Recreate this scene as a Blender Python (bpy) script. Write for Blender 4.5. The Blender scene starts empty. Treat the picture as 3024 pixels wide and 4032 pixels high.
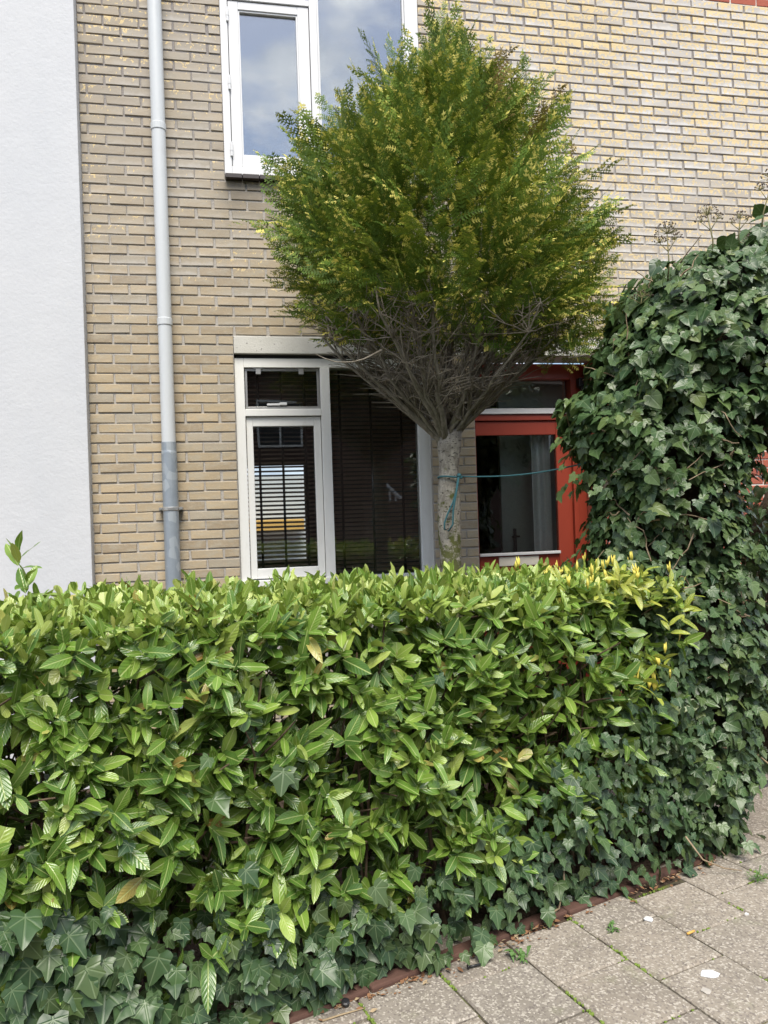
import bpy, bmesh, math, random
import numpy as np
from mathutils import Vector, Matrix
random.seed(7); rng = np.random.default_rng(11)
scene = bpy.context.scene
COL = scene.collection
# ------------------------------------------------------------------ camera, world, sun, exposure
EYE = 1.62; ROLL = -0.033; FL = 3028/3024
cd = bpy.data.cameras.new('camera'); cam = bpy.data.objects.new('camera', cd); COL.objects.link(cam)
cd.sensor_fit = 'HORIZONTAL'; cd.sensor_width = 36.0; cd.lens = 36.0*FL; cd.clip_start = 0.05; cd.clip_end = 600
cam.matrix_world = Matrix.Translation((0, 0, EYE)) @ Matrix.Rotation(math.radians(90), 4, 'X') @ Matrix.Rotation(ROLL, 4, 'Z')
scene.camera = cam
SUN = Vector((0.10, -0.72, 1.15)).normalized()
SUN_EL = math.asin(SUN.z); SUN_AZ = math.atan2(SUN.x, SUN.y)
world = bpy.data.worlds.new('World'); scene.world = world; world.use_nodes = True
wn = world.node_tree; wn.nodes.clear()
def wnode(t, **k):
    n = wn.nodes.new(t)
    for a, b in k.items(): setattr(n, a, b)
    return n
sky = wnode('ShaderNodeTexSky', sky_type='NISHITA', sun_disc=False, sun_elevation=SUN_EL, sun_rotation=SUN_AZ, altitude=0, air_density=1.0, dust_density=1.2, ozone_density=1.0)
wtc = wnode('ShaderNodeTexCoord'); wmp = wnode('ShaderNodeMapping'); wmp.inputs['Scale'].default_value = (1.0, 1.0, 1.7)
wno = wnode('ShaderNodeTexNoise'); wno.inputs['Scale'].default_value = 6.5; wno.inputs['Detail'].default_value = 7; wno.inputs['Roughness'].default_value = .55
wno2 = wnode('ShaderNodeTexNoise'); wno2.inputs['Scale'].default_value = 5.5; wno2.inputs['Detail'].default_value = 5
wrp = wnode('ShaderNodeValToRGB'); wrp.color_ramp.elements[0].position = .43; wrp.color_ramp.elements[1].position = .56
wcl = wnode('ShaderNodeValToRGB'); wcl.color_ramp.elements[0].position = .3; wcl.color_ramp.elements[1].position = .75
wcl.color_ramp.elements[0].color = (3.8, 4.4, 5.6, 1); wcl.color_ramp.elements[1].color = (11.5, 11.6, 11.8, 1)
wmx = wnode('ShaderNodeMix', data_type='RGBA')
wbg = wnode('ShaderNodeBackground'); wbg.inputs['Strength'].default_value = 0.10
wou = wnode('ShaderNodeOutputWorld')
L = wn.links.new
L(wtc.outputs['Generated'], wmp.inputs['Vector']); L(wmp.outputs[0], wno.inputs['Vector']); L(wmp.outputs[0], wno2.inputs['Vector'])
L(wno.outputs['Fac'], wrp.inputs[0]); L(wno2.outputs['Fac'], wcl.inputs[0])
L(wrp.outputs[0], wmx.inputs['Factor']); L(sky.outputs[0], wmx.inputs[6]); L(wcl.outputs[0], wmx.inputs[7])
L(wmx.outputs[2], wbg.inputs[0]); L(wbg.outputs[0], wou.inputs[0])
sd = bpy.data.lights.new('sun', 'SUN'); sd.energy = 2.7; sd.angle = math.radians(34); sd.color = (1.0, .94, .84)
so = bpy.data.objects.new('sun', sd); COL.objects.link(so); so.rotation_euler = (-SUN).to_track_quat('-Z', 'Y').to_euler()
vs = scene.view_settings; vs.view_transform = 'Standard'; vs.look = 'None'; vs.gamma = 1; vs.use_curve_mapping = False; vs.exposure = 1.0
# ------------------------------------------------------------------ node helpers
class NT:
    def __init__(s, name):
        s.m = bpy.data.materials.new(name); s.m.use_nodes = True; s.t = s.m.node_tree; s.t.nodes.clear()
        s.out = s.n('ShaderNodeOutputMaterial')
    def n(s, t, **k):
        x = s.t.nodes.new(t)
        for a, b in k.items(): setattr(x, a, b)
        return x
    def l(s, a, b): s.t.links.new(a, b)
    def put(s, sock, v):
        if isinstance(v, bpy.types.NodeSocket): s.l(v, sock)
        elif isinstance(v, (tuple, list)) and len(v) == 3 and sock.type == 'RGBA': sock.default_value = (*v, 1)
        else: sock.default_value = v
    def math(s, op, a, b=0.0, c=0.0, clamp=False):
        x = s.n('ShaderNodeMath', operation=op, use_clamp=clamp)
        s.put(x.inputs[0], a); s.put(x.inputs[1], b); s.put(x.inputs[2], c); return x.outputs[0]
    def mix(s, f, a, b, blend='MIX'):
        x = s.n('ShaderNodeMix', data_type='RGBA', blend_type=blend)
        s.put(x.inputs['Factor'], f); s.put(x.inputs[6], a); s.put(x.inputs[7], b); return x.outputs[2]
    def ramp(s, f, stops, interp='LINEAR'):
        x = s.n('ShaderNodeValToRGB'); r = x.color_ramp; r.interpolation = interp
        while len(r.elements) < len(stops): r.elements.new(0.5)
        for e, (p, c) in zip(r.elements, stops):
            e.position = p; e.color = (*c, 1) if isinstance(c, tuple) else (c, c, c, 1)
        s.put(x.inputs[0], f); return x.outputs[0]
    def step(s, v, a, b):
        x = s.n('ShaderNodeMapRange', interpolation_type='SMOOTHSTEP')
        s.put(x.inputs[0], v); s.put(x.inputs[1], a); s.put(x.inputs[2], b); return x.outputs[0]
    def noise(s, vec, sc, det=3, rough=.5, dist=0.0):
        x = s.n('ShaderNodeTexNoise'); s.put(x.inputs['Vector'], vec)
        x.inputs['Scale'].default_value = sc; x.inputs['Detail'].default_value = det; x.inputs['Roughness'].default_value = rough
        x.inputs['Distortion'].default_value = dist; return x.outputs['Fac']
    def pos(s, scale=None):
        p = s.n('ShaderNodeNewGeometry').outputs['Position']
        if scale is None: return p
        m = s.n('ShaderNodeMapping'); s.l(p, m.inputs[0]); m.inputs['Scale'].default_value = scale; return m.outputs[0]
    def obj(s, scale=None):
        p = s.n('ShaderNodeTexCoord').outputs['Object']
        if scale is None: return p
        m = s.n('ShaderNodeMapping'); s.l(p, m.inputs[0]); m.inputs['Scale'].default_value = scale; return m.outputs[0]
    def xyz(s, v):
        x = s.n('ShaderNodeSeparateXYZ'); s.l(v, x.inputs[0]); return x.outputs
    def uv(s): return s.xyz(s.n('ShaderNodeUVMap', uv_map='UVMap').outputs[0])
    def attr(s, name, kind='GEOMETRY'): return s.n('ShaderNodeAttribute', attribute_name=name, attribute_type=kind).outputs['Fac']
    def tint(s): return s.math('ADD', s.attr('tint'), s.attr('tint', 'OBJECT'))
    def bump(s, h, strength, dist=.01):
        b = s.n('ShaderNodeBump'); b.inputs['Strength'].default_value = strength; b.inputs['Distance'].default_value = dist
        s.put(b.inputs['Height'], h); return b.outputs[0]
    def bsdf(s, col, rough=.6, normal=None, metal=0.0, spec=.5, coat=0.0):
        p = s.n('ShaderNodeBsdfPrincipled'); s.put(p.inputs['Base Color'], col); s.put(p.inputs['Roughness'], rough)
        s.put(p.inputs['Metallic'], metal); s.put(p.inputs['Specular IOR Level'], spec); s.put(p.inputs['Coat Weight'], coat)
        if normal is not None: s.l(normal, p.inputs['Normal'])
        return p.outputs[0]
    def end(s, sh): s.l(sh, s.out.inputs['Surface']); return s.m
def simple(name, col, rough=.5, var=.12, sc=30, bump=.1, metal=0.0, spec=.5):
    t = NT(name); p = t.obj(); f = t.noise(p, sc, 4)
    c = t.mix(f, tuple(x*(1-var) for x in col), tuple(min(1, x*(1+var)) for x in col))
    return t.end(t.bsdf(c, rough, t.bump(t.noise(p, sc*4, 3), bump, .003), metal, spec))
# ------------------------------------------------------------------ materials
def mat_brick():
    t = NT('tan_brick'); P = t.pos(); tn = t.tint(); u = t.uv(); xyz = t.xyz(P)
    base = t.ramp(tn, [(0, (.33, .265, .185)), (.25, (.39, .315, .21)), (.5, (.43, .35, .24)), (.75, (.45, .36, .235)), (1, (.37, .325, .255))])
    n1 = t.noise(t.pos((1, 1, 2.2)), 14, 4, .6); n2 = t.noise(P, 95, 3, .6); n3 = t.noise(P, 2.1, 3)
    c = t.mix(t.math('MULTIPLY', t.step(n1, .42, .66), .55), base, (.40, .365, .29))
    c = t.mix(t.math('MULTIPLY', t.step(n2, .5, .75), .35), c, (.60, .48, .30))
    # greyer, weathered with height; pale bloom along lower arrises; yellow flaking faces
    hi = t.step(xyz[2], 2.3, 4.6); rt = t.step(xyz[0], -.6, 1.6)
    grey = t.math('MULTIPLY', t.math('ADD', t.math('MULTIPLY', hi, .72), t.math('MULTIPLY', t.math('MULTIPLY', hi, rt), .28)), t.math('ADD', .65, t.math('MULTIPLY', t.step(n3, .2, .6), .35)))
    c = t.mix(grey, c, t.mix(rt, (.37, .34, .30), (.52, .49, .45)))
    nb = t.noise(t.pos((1, 1, .5)), 17, 4, .6)
    low = t.step(t.math('ADD', u[1], t.math('MULTIPLY', t.math('SUBTRACT', nb, .5), 1.3)), .62, .02)
    zone = t.math('MULTIPLY', t.step(xyz[2], 2.55, 3.3), t.math('ADD', .38, t.math('MULTIPLY', rt, .55)))
    zone = t.math('MULTIPLY', zone, t.step(t.math('ADD', t.math('MULTIPLY', n3, .8), t.math('MULTIPLY', tn, .3)), .35, .80))
    c = t.mix(t.math('MULTIPLY', low, t.math('MULTIPLY', zone, .7)), c, (.72, .72, .72))
    nf = t.noise(t.pos((1, 1, .8)), 48, 4, .55, .6); nz = t.noise(P, 1.3, 2)
    fz = t.math('ADD', t.math('MULTIPLY', t.step(xyz[2], 2.5, 5.1), .13), t.math('MULTIPLY', t.math('SUBTRACT', nz, .5), .22))
    fz = t.math('ADD', fz, t.math('MULTIPLY', t.math('SUBTRACT', t.math('FRACT', t.math('MULTIPLY', tn, 7.3)), .5), .10))
    fz = t.math('ADD', fz, t.math('MULTIPLY', t.math('SUBTRACT', u[1], .5), .17))
    fz = t.math('ADD', fz, t.math('MULTIPLY', rt, .11))
    gate = t.step(xyz[2], 2.5, 3.4)
    fl = t.math('MULTIPLY', t.step(t.math('ADD', nf, fz), .74, .755), gate)
    c = t.mix(t.math('MULTIPLY', fl, .85), c, (.70, .55, .29))
    st = t.math('MULTIPLY', t.step(t.math('ADD', xyz[2], t.math('MULTIPLY', t.noise(P, 6, 3), .5)), 3.65, 4.02), t.math('MULTIPLY', t.step(xyz[2], 3.80, 3.78), t.math('MULTIPLY', t.step(xyz[0], -1.1, -.9), t.step(xyz[0], -.35, -.7))))
    c = t.mix(t.math('MULTIPLY', st, .55), c, (.13, .115, .095))
    h = t.math('ADD', t.math('MULTIPLY', n2, .5), t.math('ADD', t.math('MULTIPLY', n1, .6), t.math('MULTIPLY', fl, -.35)))
    return t.end(t.bsdf(c, .88, t.bump(h, .55, .004), spec=.25))
def mat_mortar():
    t = NT('mortar'); P = t.pos(); z = t.xyz(P)
    c = t.mix(t.noise(P, 9, 4), (.36, .335, .305), (.45, .425, .385)); c = t.mix(t.step(z[2], 3.2, 4.8), c, (.27, .25, .24))
    return t.end(t.bsdf(c, .95, t.bump(t.noise(P, 160, 3), .7, .004), spec=.2))
def mat_redbrick():
    t = NT('red_brick'); P = t.pos(); c = t.ramp(t.tint(), [(0, (.33, .085, .055)), (.5, (.40, .11, .07)), (1, (.30, .08, .06))])
    c = t.mix(t.math('MULTIPLY', t.noise(P, 40, 4), .5), c, (.42, .15, .10))
    return t.end(t.bsdf(c, .85, t.bump(t.noise(P, 120, 3), .5, .004), spec=.25))
def mat_slab():
    t = NT('paving_slab'); P = t.pos(); tn = t.tint()
    c = t.ramp(tn, [(0, (.195, .17, .142)), (.4, (.25, .217, .178)), (.75, (.285, .248, .202)), (1, (.235, .21, .178))])
    c = t.mix(t.math('MULTIPLY', t.step(t.noise(P, 3.6, 5, .65), .42, .68), .6), c, (.165, .145, .118))
    v = t.n('ShaderNodeTexVoronoi'); t.l(P, v.inputs['Vector']); v.inputs['Scale'].default_value = 150
    vc = t.xyz(v.outputs['Color'])
    c = t.mix(t.math('MULTIPLY', t.step(vc[0], .62, .95), .75), c, (.47, .43, .37))
    c = t.mix(t.math('MULTIPLY', t.step(vc[1], .68, .95), .65), c, (.13, .11, .10))
    c = t.mix(t.math('MULTIPLY', t.step(t.noise(P, 7, 5, .65), .56, .75), .45), c, (.17, .18, .09))
    c = t.mix(t.math('MULTIPLY', t.step(t.noise(P, 26, 3), .66, .74), .5), c, (.46, .43, .38))
    return t.end(t.bsdf(c, .92, t.bump(t.math('ADD', vc[2], t.noise(P, 220, 3)), .45, .003), spec=.25))
def mat_joint():
    t = NT('joint_moss'); P = t.pos(); f = t.noise(P, 9, 5, .65)
    c = t.ramp(f, [(.35, (.055, .045, .035)), (.5, (.10, .09, .055)), (.6, (.13, .15, .035)), (.72, (.16, .21, .04))])
    return t.end(t.bsdf(c, 1.0, t.bump(t.noise(P, 200, 3), 1.0, .006), spec=.1))
def mat_soil():
    t = NT('soil'); P = t.pos(); c = t.ramp(t.noise(P, 24, 6, .7), [(.3, (.03, .022, .016)), (.55, (.075, .055, .04)), (.75, (.14, .10, .07))])
    return t.end(t.bsdf(c, 1.0, t.bump(t.noise(P, 60, 5), 1.0, .02), spec=.1))
def mat_asphalt():
    t = NT('asphalt'); P = t.pos(); c = t.mix(t.noise(P, 120, 4), (.035, .035, .036), (.075, .073, .07))
    return t.end(t.bsdf(c, .95, t.bump(t.noise(P, 200, 2), .6, .004), spec=.2))
def mat_render():
    t = NT('white_render'); P = t.pos(); n = t.noise(t.pos((1, 1, .35)), 2.2, 5, .6)
    c = t.mix(n, (.49, .51, .54), (.60, .605, .615)); c = t.mix(t.math('MULTIPLY', t.step(t.noise(P, 14, 3), .68, .8), .3), c, (.62, .60, .57))
    h = t.math('ADD', t.noise(P, 45, 5, .65), t.math('MULTIPLY', t.noise(P, 7, 3), 1.4))
    return t.end(t.bsdf(c, .85, t.bump(h, .35, .006), spec=.3))
def mat_paint(name, col, dirt=(.45, .43, .40), amt=.25, rough=.32):
    t = NT(name); P = t.pos(); n = t.noise(t.pos((3, 3, .8)), 9, 5, .65)
    c = t.mix(t.math('MULTIPLY', t.step(n, .5, .8), amt), col, dirt)
    return t.end(t.bsdf(c, rough, t.bump(t.noise(t.pos((6, 6, 1)), 22, 3), .12, .003), spec=.5))
def mat_concrete():
    t = NT('lintel_concrete'); P = t.pos(); c = t.mix(t.noise(P, 8, 5, .6), (.46, .45, .40), (.62, .61, .57))
    c = t.mix(t.step(t.noise(P, 70, 2), .68, .75), c, (.2, .19, .17))
    return t.end(t.bsdf(c, .9, t.bump(t.noise(P, 110, 4), .5, .004), spec=.2))
def mat_zinc():
    t = NT('zinc'); v = t.n('ShaderNodeTexVoronoi'); t.l(t.pos((1, 1, .7)), v.inputs['Vector']); v.inputs['Scale'].default_value = 26
    c = t.mix(t.noise(t.pos(), 20, 5, .7), (.23, .27, .31), (.34, .38, .42)); c = t.mix(t.math('MULTIPLY', t.step(t.xyz(v.outputs['Color'])[0], .72, .8), .4), c, (.52, .56, .58))
    return t.end(t.bsdf(c, .5, t.bump(t.noise(t.pos(), 60, 3), .15, .002), .35))
def mat_glass(name, refl, rough=.0):
    t = NT(name); tr = t.n('ShaderNodeBsdfTransparent'); tr.inputs[0].default_value = (.86, .9, .89, 1)
    gl = t.n('ShaderNodeBsdfGlossy'); gl.inputs['Roughness'].default_value = rough; gl.inputs['Color'].default_value = (1, 1, 1, 1)
    b = t.bump(t.noise(t.pos(), 1.6, 2), .05, .01); t.l(b, gl.inputs['Normal'])
    fr = t.n('ShaderNodeFresnel'); fr.inputs[0].default_value = 1.45
    f = t.math('ADD', refl, fr.outputs[0], clamp=True)
    m = t.n('ShaderNodeMixShader'); t.l(f, m.inputs[0]); t.l(tr.outputs[0], m.inputs[1]); t.l(gl.outputs[0], m.inputs[2])
    return t.end(m.outputs[0])
def leaf_shader(t, c, rough, trans, tcol, nrm=None, spec=.5):
    p = t.bsdf(c, rough, nrm, spec=spec); tr = t.n('ShaderNodeBsdfTranslucent'); t.put(tr.inputs[0], tcol)
    m = t.n('ShaderNodeMixShader'); m.inputs[0].default_value = trans; t.l(p, m.inputs[1]); t.l(tr.outputs[0], m.inputs[2])
    return t.end(m.outputs[0])
def mat_laurel(name='laurel_leaf', spots=False):
    t = NT(name); tn = t.tint(); u = t.uv(); P = t.pos()
    if spots: c = t.ramp(tn, [(0, (.20, .28, .04)), (.5, (.36, .42, .06)), (1, (.56, .54, .09))])
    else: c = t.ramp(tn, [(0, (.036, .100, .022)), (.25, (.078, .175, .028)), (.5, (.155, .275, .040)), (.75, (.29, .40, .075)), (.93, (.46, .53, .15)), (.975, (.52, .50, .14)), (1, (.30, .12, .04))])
    c = t.mix(t.math('MULTIPLY', t.noise(P, 28, 3), .3), c, (.17, .27, .05))
    a = t.math('ABSOLUTE', t.math('SUBTRACT', u[0], .5))
    side = t.math('SINE', t.math('MULTIPLY', t.math('SUBTRACT', u[1], t.math('MULTIPLY', a, .55)), 52))
    c = t.mix(t.math('MULTIPLY', t.step(side, .75, 1.0), .13), c, (.26, .34, .09))
    edge = t.step(a, .40, .5); c = t.mix(t.math('MULTIPLY', edge, .35), c, (.34, .40, .10))
    c = t.mix(t.math('MULTIPLY', t.step(a, .052, .018), .7), c, (.46, .54, .20))
    if spots: c = t.mix(t.math('MULTIPLY', t.step(t.noise(P, 230, 2), .56, .6), .8), c, (.56, .52, .12))
    bad = t.math('MULTIPLY', t.step(t.noise(P, 42, 3), .71, .74), t.step(tn, .5, .8)); c = t.mix(bad, c, (.20, .10, .04))
    h = t.math('ADD', t.math('MULTIPLY', side, .35), t.step(a, .0, .07))
    return leaf_shader(t, c, .24, .20, t.mix(.45, c, (.42, .50, .05)), t.bump(h, .35, .003), .6)
def mat_ivy(name, dark=1.0):
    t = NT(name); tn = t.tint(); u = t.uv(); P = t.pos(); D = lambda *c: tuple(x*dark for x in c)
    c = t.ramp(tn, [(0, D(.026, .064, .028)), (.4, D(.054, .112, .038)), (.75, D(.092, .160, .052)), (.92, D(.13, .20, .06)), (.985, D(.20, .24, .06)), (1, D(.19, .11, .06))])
    c = t.mix(t.math('MULTIPLY', t.noise(P, 24, 3), .45), c, D(.062, .088, .042)); c = t.mix(t.math('MULTIPLY', t.step(t.math('FRACT', t.math('MULTIPLY', tn, 13.7)), .55, 1.0), .5), c, D(.085, .115, .035))
    a = t.math('ABSOLUTE', t.math('SUBTRACT', u[0], .5)); y = t.math('SUBTRACT', u[1], .12); d = a
    for ang in (46, 88):
        s_, c_ = math.sin(math.radians(ang)), math.cos(math.radians(ang))
        d = t.math('MINIMUM', d, t.math('ABSOLUTE', t.math('SUBTRACT', t.math('MULTIPLY', a, c_), t.math('MULTIPLY', y, s_))))
    c = t.mix(t.math('MULTIPLY', t.step(d, .026, .006), .38), c, D(.24, .31, .17))
    return leaf_shader(t, c, .34, .14, t.mix(.4, c, (.16, .25, .04)), t.bump(t.step(d, 0, .05), .4, .002), .42)
def mat_conifer():
    t = NT('conifer_scale_foliage'); tip = t.attr('tip'); tn = t.tint()
    c = t.ramp(tip, [(0, (.036, .072, .014)), (.2, (.080, .155, .020)), (.46, (.17, .255, .032)), (.62, (.44, .45, .06)), (.8, (.88, .77, .20))])
    c = t.mix(t.step(tn, .80, .92), c, (.20, .12, .04)); c = t.mix(t.math('MULTIPLY', t.noise(t.pos(), 3.0, 2), .45), c, (.09, .15, .016))
    return leaf_shader(t, c, .6, .15, t.mix(.4, c, (.40, .40, .04)), spec=.3)
def mat_bark(name, a, b, moss=0.0, fleck=0.0):
    t = NT(name); P = t.pos((1, 1, .45)); n = t.noise(P, 30, 6, .7); c = t.mix(t.step(n, .3, .7), a, b)
    if fleck:
        f = t.step(t.noise(t.pos((1, 1, 2.6)), 38, 4, .65), .57, .62); c = t.mix(t.math('MULTIPLY', f, fleck), c, (.035, .03, .026))
    if moss:
        z = t.xyz(t.pos()); f = t.math('MULTIPLY', t.step(t.math('ADD', t.noise(t.pos(), 13, 4, .7), t.math('MULTIPLY', t.math('SUBTRACT', 1.75, z[2]), .35)), .56, .68), moss)
        c = t.mix(f, c, (.075, .085, .018))
    return t.end(t.bsdf(c, .92, t.bump(n, .9, .012), spec=.2))
M_BRICK, M_MORT, M_RED, M_SLAB = mat_brick(), mat_mortar(), mat_redbrick(), mat_slab()
M_JOINT, M_SOIL, M_ASPH, M_RENDER = mat_joint(), mat_soil(), mat_asphalt(), mat_render()
M_WHITE = mat_paint('white_paint', (.68, .685, .69), amt=.16); M_OFFW = mat_paint('off_white_paint', (.80, .80, .765), amt=.2)
M_DOOR = mat_paint('red_paint', (.30, .048, .026), (.22, .03, .02), .4, .38); M_CONC, M_ZINC = mat_concrete(), mat_zinc()
M_PIPE = mat_paint('grey_pvc', (.55, .575, .59), (.42, .43, .43), .35, .4)
M_GLASSU, M_GLASSL = mat_glass('sky_reflecting_glass', .24), mat_glass('dark_window_glass', .035)
M_LAUREL, M_SPOT = mat_laurel(), mat_laurel('spotted_laurel_leaf', True)
M_IVY, M_IVYD, M_CON = mat_ivy('ivy_leaf'), mat_ivy('shaded_ivy_leaf', .7), mat_conifer()  # far bush: shade put into a darker copy of the leaf colour
M_TRUNK = mat_bark('grey_bark', (.16, .145, .12), (.36, .34, .29), .9, .85)
M_LIMB = mat_bark('limb_bark', (.14, .125, .095), (.30, .27, .215), .35); M_TWIG = mat_bark('dry_twig', (.17, .145, .11), (.36, .32, .26))
M_STEM = mat_bark('laurel_stem', (.055, .038, .026), (.16, .115, .075)); M_IVSTEM = mat_bark('ivy_stem', (.20, .145, .09), (.40, .31, .21))
M_SHOOT = simple('green_shoot', (.26, .30, .07), .5)
M_MASS = mat_bark('dark_stem_core', (.03, .022, .015), (.085, .062, .042))
M_SLAT = simple('dark_brown_slat', (.36, .25, .19), .4, .25, 60, .05); M_TAPE = simple('blind_tape', (.035, .024, .018), .8)
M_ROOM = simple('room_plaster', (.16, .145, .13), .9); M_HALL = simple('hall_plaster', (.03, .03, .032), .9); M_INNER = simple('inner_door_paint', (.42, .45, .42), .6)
M_CURT = simple('curtain_cloth', (.88, .88, .90), .9); M_BLACK = simple('black_plastic', (.016, .016, .018), .35); M_GAPSHADE = simple('black_gap_shade', (.02, .02, .022), .6)
M_TILE = simple('sill_tile', (.045, .035, .032), .35, .25, 20); M_STEEL = simple('hinge_metal', (.45, .45, .44), .35, .1, 30, .05, .7)
M_BRASS = simple('letterbox_enamel', (.72, .68, .58), .4); M_ROPE = simple('teal_rope', (.035, .13, .15), .8, .3, 300, .8)
M_EDGE = simple('brown_edging', (.085, .042, .030), .9, .35, 25, .6); M_DEAD = simple('dead_leaf', (.21, .105, .05), .9, .45, 22)
M_STRAW = simple('pale_twig', (.33, .25, .15), .9, .3, 60); M_LITTER = simple('white_scrap', (.62, .63, .64), .8); M_FILTER = simple('cigarette_filter', (.62, .36, .09), .8)
M_WEED = simple('weed_leaf', (.07, .15, .03), .7, .3, 60); M_KERB = simple('dark_kerb', (.055, .053, .055), .9, .25, 40, .5); M_BERRY = simple('ivy_berry', (.10, .07, .05), .6, .5, 200)
M_PED = simple('umbel_stalk', (.22, .20, .09), .7)
M_FAR = simple('far_brick', (.10, .06, .045), .9, .3, 8); M_ROOF = simple('far_roof', (.06, .045, .04), .9)
# ------------------------------------------------------------------ object helpers
def link(name, data, mats=None, parent=None, loc=None, mat4=None, smooth=False):
    o = bpy.data.objects.new(name, data); COL.objects.link(o)
    if mats is not None and not len(data.materials): data.materials.append(mats)
    if parent is not None: o.parent = parent
    if loc is not None: o.location = loc
    if mat4 is not None: o.matrix_local = mat4
    if smooth: data.polygons.foreach_set('use_smooth', np.ones(len(data.polygons), bool))
    return o
def tag(o, label=None, cat=None, group=None, kind=None):
    for k, v in (('label', label), ('category', cat), ('group', group), ('kind', kind)):
        if v: o[k] = v
    return o
def empty(name, loc, rz=0.0):
    o = bpy.data.objects.new(name, None); COL.objects.link(o); o.location = loc; o.rotation_euler = (0, 0, rz); o.empty_display_size = .1; return o
def mesh_np(name, V, Q=None, T=None, uv=None, attrs=None, smooth=True):
    """quads Q (n,4) and tris T (m,3); uv and attrs are per vertex"""
    me = bpy.data.meshes.new(name); V = np.asarray(V, np.float32); parts = []; tot = []
    if Q is not None and len(Q): parts.append(np.asarray(Q, np.int32).ravel()); tot.append(np.full(len(Q), 4, np.int32))
    if T is not None and len(T): parts.append(np.asarray(T, np.int32).ravel()); tot.append(np.full(len(T), 3, np.int32))
    lv = np.concatenate(parts); lt = np.concatenate(tot); ls = np.concatenate([[0], np.cumsum(lt)[:-1]]).astype(np.int32)
    me.vertices.add(len(V)); me.vertices.foreach_set('co', V.ravel()); me.loops.add(len(lv)); me.loops.foreach_set('vertex_index', lv)
    me.polygons.add(len(lt)); me.polygons.foreach_set('loop_start', ls); me.polygons.foreach_set('loop_total', lt)
    me.polygons.foreach_set('use_smooth', np.full(len(lt), smooth, bool))
    if uv is not None:
        ul = me.uv_layers.new(name='UVMap'); ul.data.foreach_set('uv', np.asarray(uv, np.float32)[lv].ravel())
    for k, a in (attrs or {}).items():
        at = me.attributes.new(k, 'FLOAT', 'POINT'); at.data.foreach_set('value', np.asarray(a, np.float32))
    me.update(calc_edges=True); return me
class MB:
    """collects boxes and tubes, links them as one mesh object"""
    def __init__(s): s.V = []; s.Q = []; s.T = []; s.n = 0
    def add(s, V, Q=(), T=()):
        s.V.append(np.asarray(V, float)); s.Q += [tuple(i+s.n for i in q) for q in Q]; s.T += [tuple(i+s.n for i in q) for q in T]; s.n += len(V)
    def box(s, x0, x1, y0, y1, z0, z1):
        V = [(x, y, z) for x in (x0, x1) for y in (y0, y1) for z in (z0, z1)]
        s.add(V, [(0, 1, 3, 2), (4, 6, 7, 5), (0, 4, 5, 1), (2, 3, 7, 6), (0, 2, 6, 4), (1, 5, 7, 3)]); return s
    def tube(s, pts, r, k=6, cap=True):
        pts = np.asarray(pts, float); n = len(pts); r = np.broadcast_to(np.asarray(r, float), (n,))
        tg = np.gradient(pts, axis=0); tg /= np.linalg.norm(tg, axis=1)[:, None]+1e-9
        up = np.array([0, 0, 1.0]) if abs(tg[0][2]) < .9 else np.array([1.0, 0, 0])
        A = np.cross(tg, up); A /= np.linalg.norm(A, axis=1)[:, None]+1e-9; B = np.cross(tg, A)
        an = np.arange(k)*2*np.pi/k
        V = (pts[:, None]+r[:, None, None]*(np.cos(an)[None, :, None]*A[:, None]+np.sin(an)[None, :, None]*B[:, None])).reshape(-1, 3)
        Q = [(i*k+j, i*k+(j+1) % k, (i+1)*k+(j+1) % k, (i+1)*k+j) for i in range(n-1) for j in range(k)]
        T = []
        if cap:
            T += [(0, j+1, j) for j in range(1, k-1)] + [((n-1)*k, (n-1)*k+j, (n-1)*k+j+1) for j in range(1, k-1)]
        s.add(V, Q, T); return s
    def ball(s, c, r, sub=1):
        bm = bmesh.new(); bmesh.ops.create_icosphere(bm, subdivisions=sub, radius=r)
        s.add([tuple(v.co+Vector(c)) for v in bm.verts], (), [tuple(v.index for v in f.verts) for f in bm.faces]); bm.free(); return s
    def build(s, name, m, parent=None, loc=None, bevel=0.0, smooth=False, kind=None):
        o = link(name, mesh_np(name, np.concatenate(s.V), s.Q, s.T, smooth=smooth), m, parent, loc)
        if bevel:
            b = o.modifiers.new('bevel', 'BEVEL'); b.width = bevel; b.segments = 2; b.limit_method = 'ANGLE'
        if kind: o['kind'] = kind
        return o
def boxes(name, bs, m, parent=None, bevel=.002, loc=None):
    mb = MB()
    for b in bs: mb.box(*b)
    return mb.build(name, m, parent, loc, bevel)
# ------------------------------------------------------------------ the setting
def sheet(name, x0, x1, y0, y1, z, m):
    o = link(name, mesh_np(name, [(x0, y0, z), (x1, y0, z), (x1, y1, z), (x0, y1, z)], [(0, 1, 2, 3)], smooth=False), m); o['kind'] = 'structure'; return o
sheet('ground', -120, 120, -120, 120, -.075, M_SOIL)
sheet('road', -60, 60, -11, -1.6, -.07, M_ASPH)
TH = math.atan(.198); CT, ST = math.cos(TH), math.sin(TH); WO = np.array([0, 5.15])
def WP(u, w, z): return (u*CT-w*ST, 5.15+u*ST+w*CT, z)
soil = MB(); soil.add([(-3.4, .62, -.01), (4.6, 5.3, -.01), (4.4, 5.9, -.01), (-3.4, 4.4, -.01)], [(0, 1, 2, 3)]); soil.build('garden_soil', M_SOIL)['kind'] = 'structure'
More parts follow.
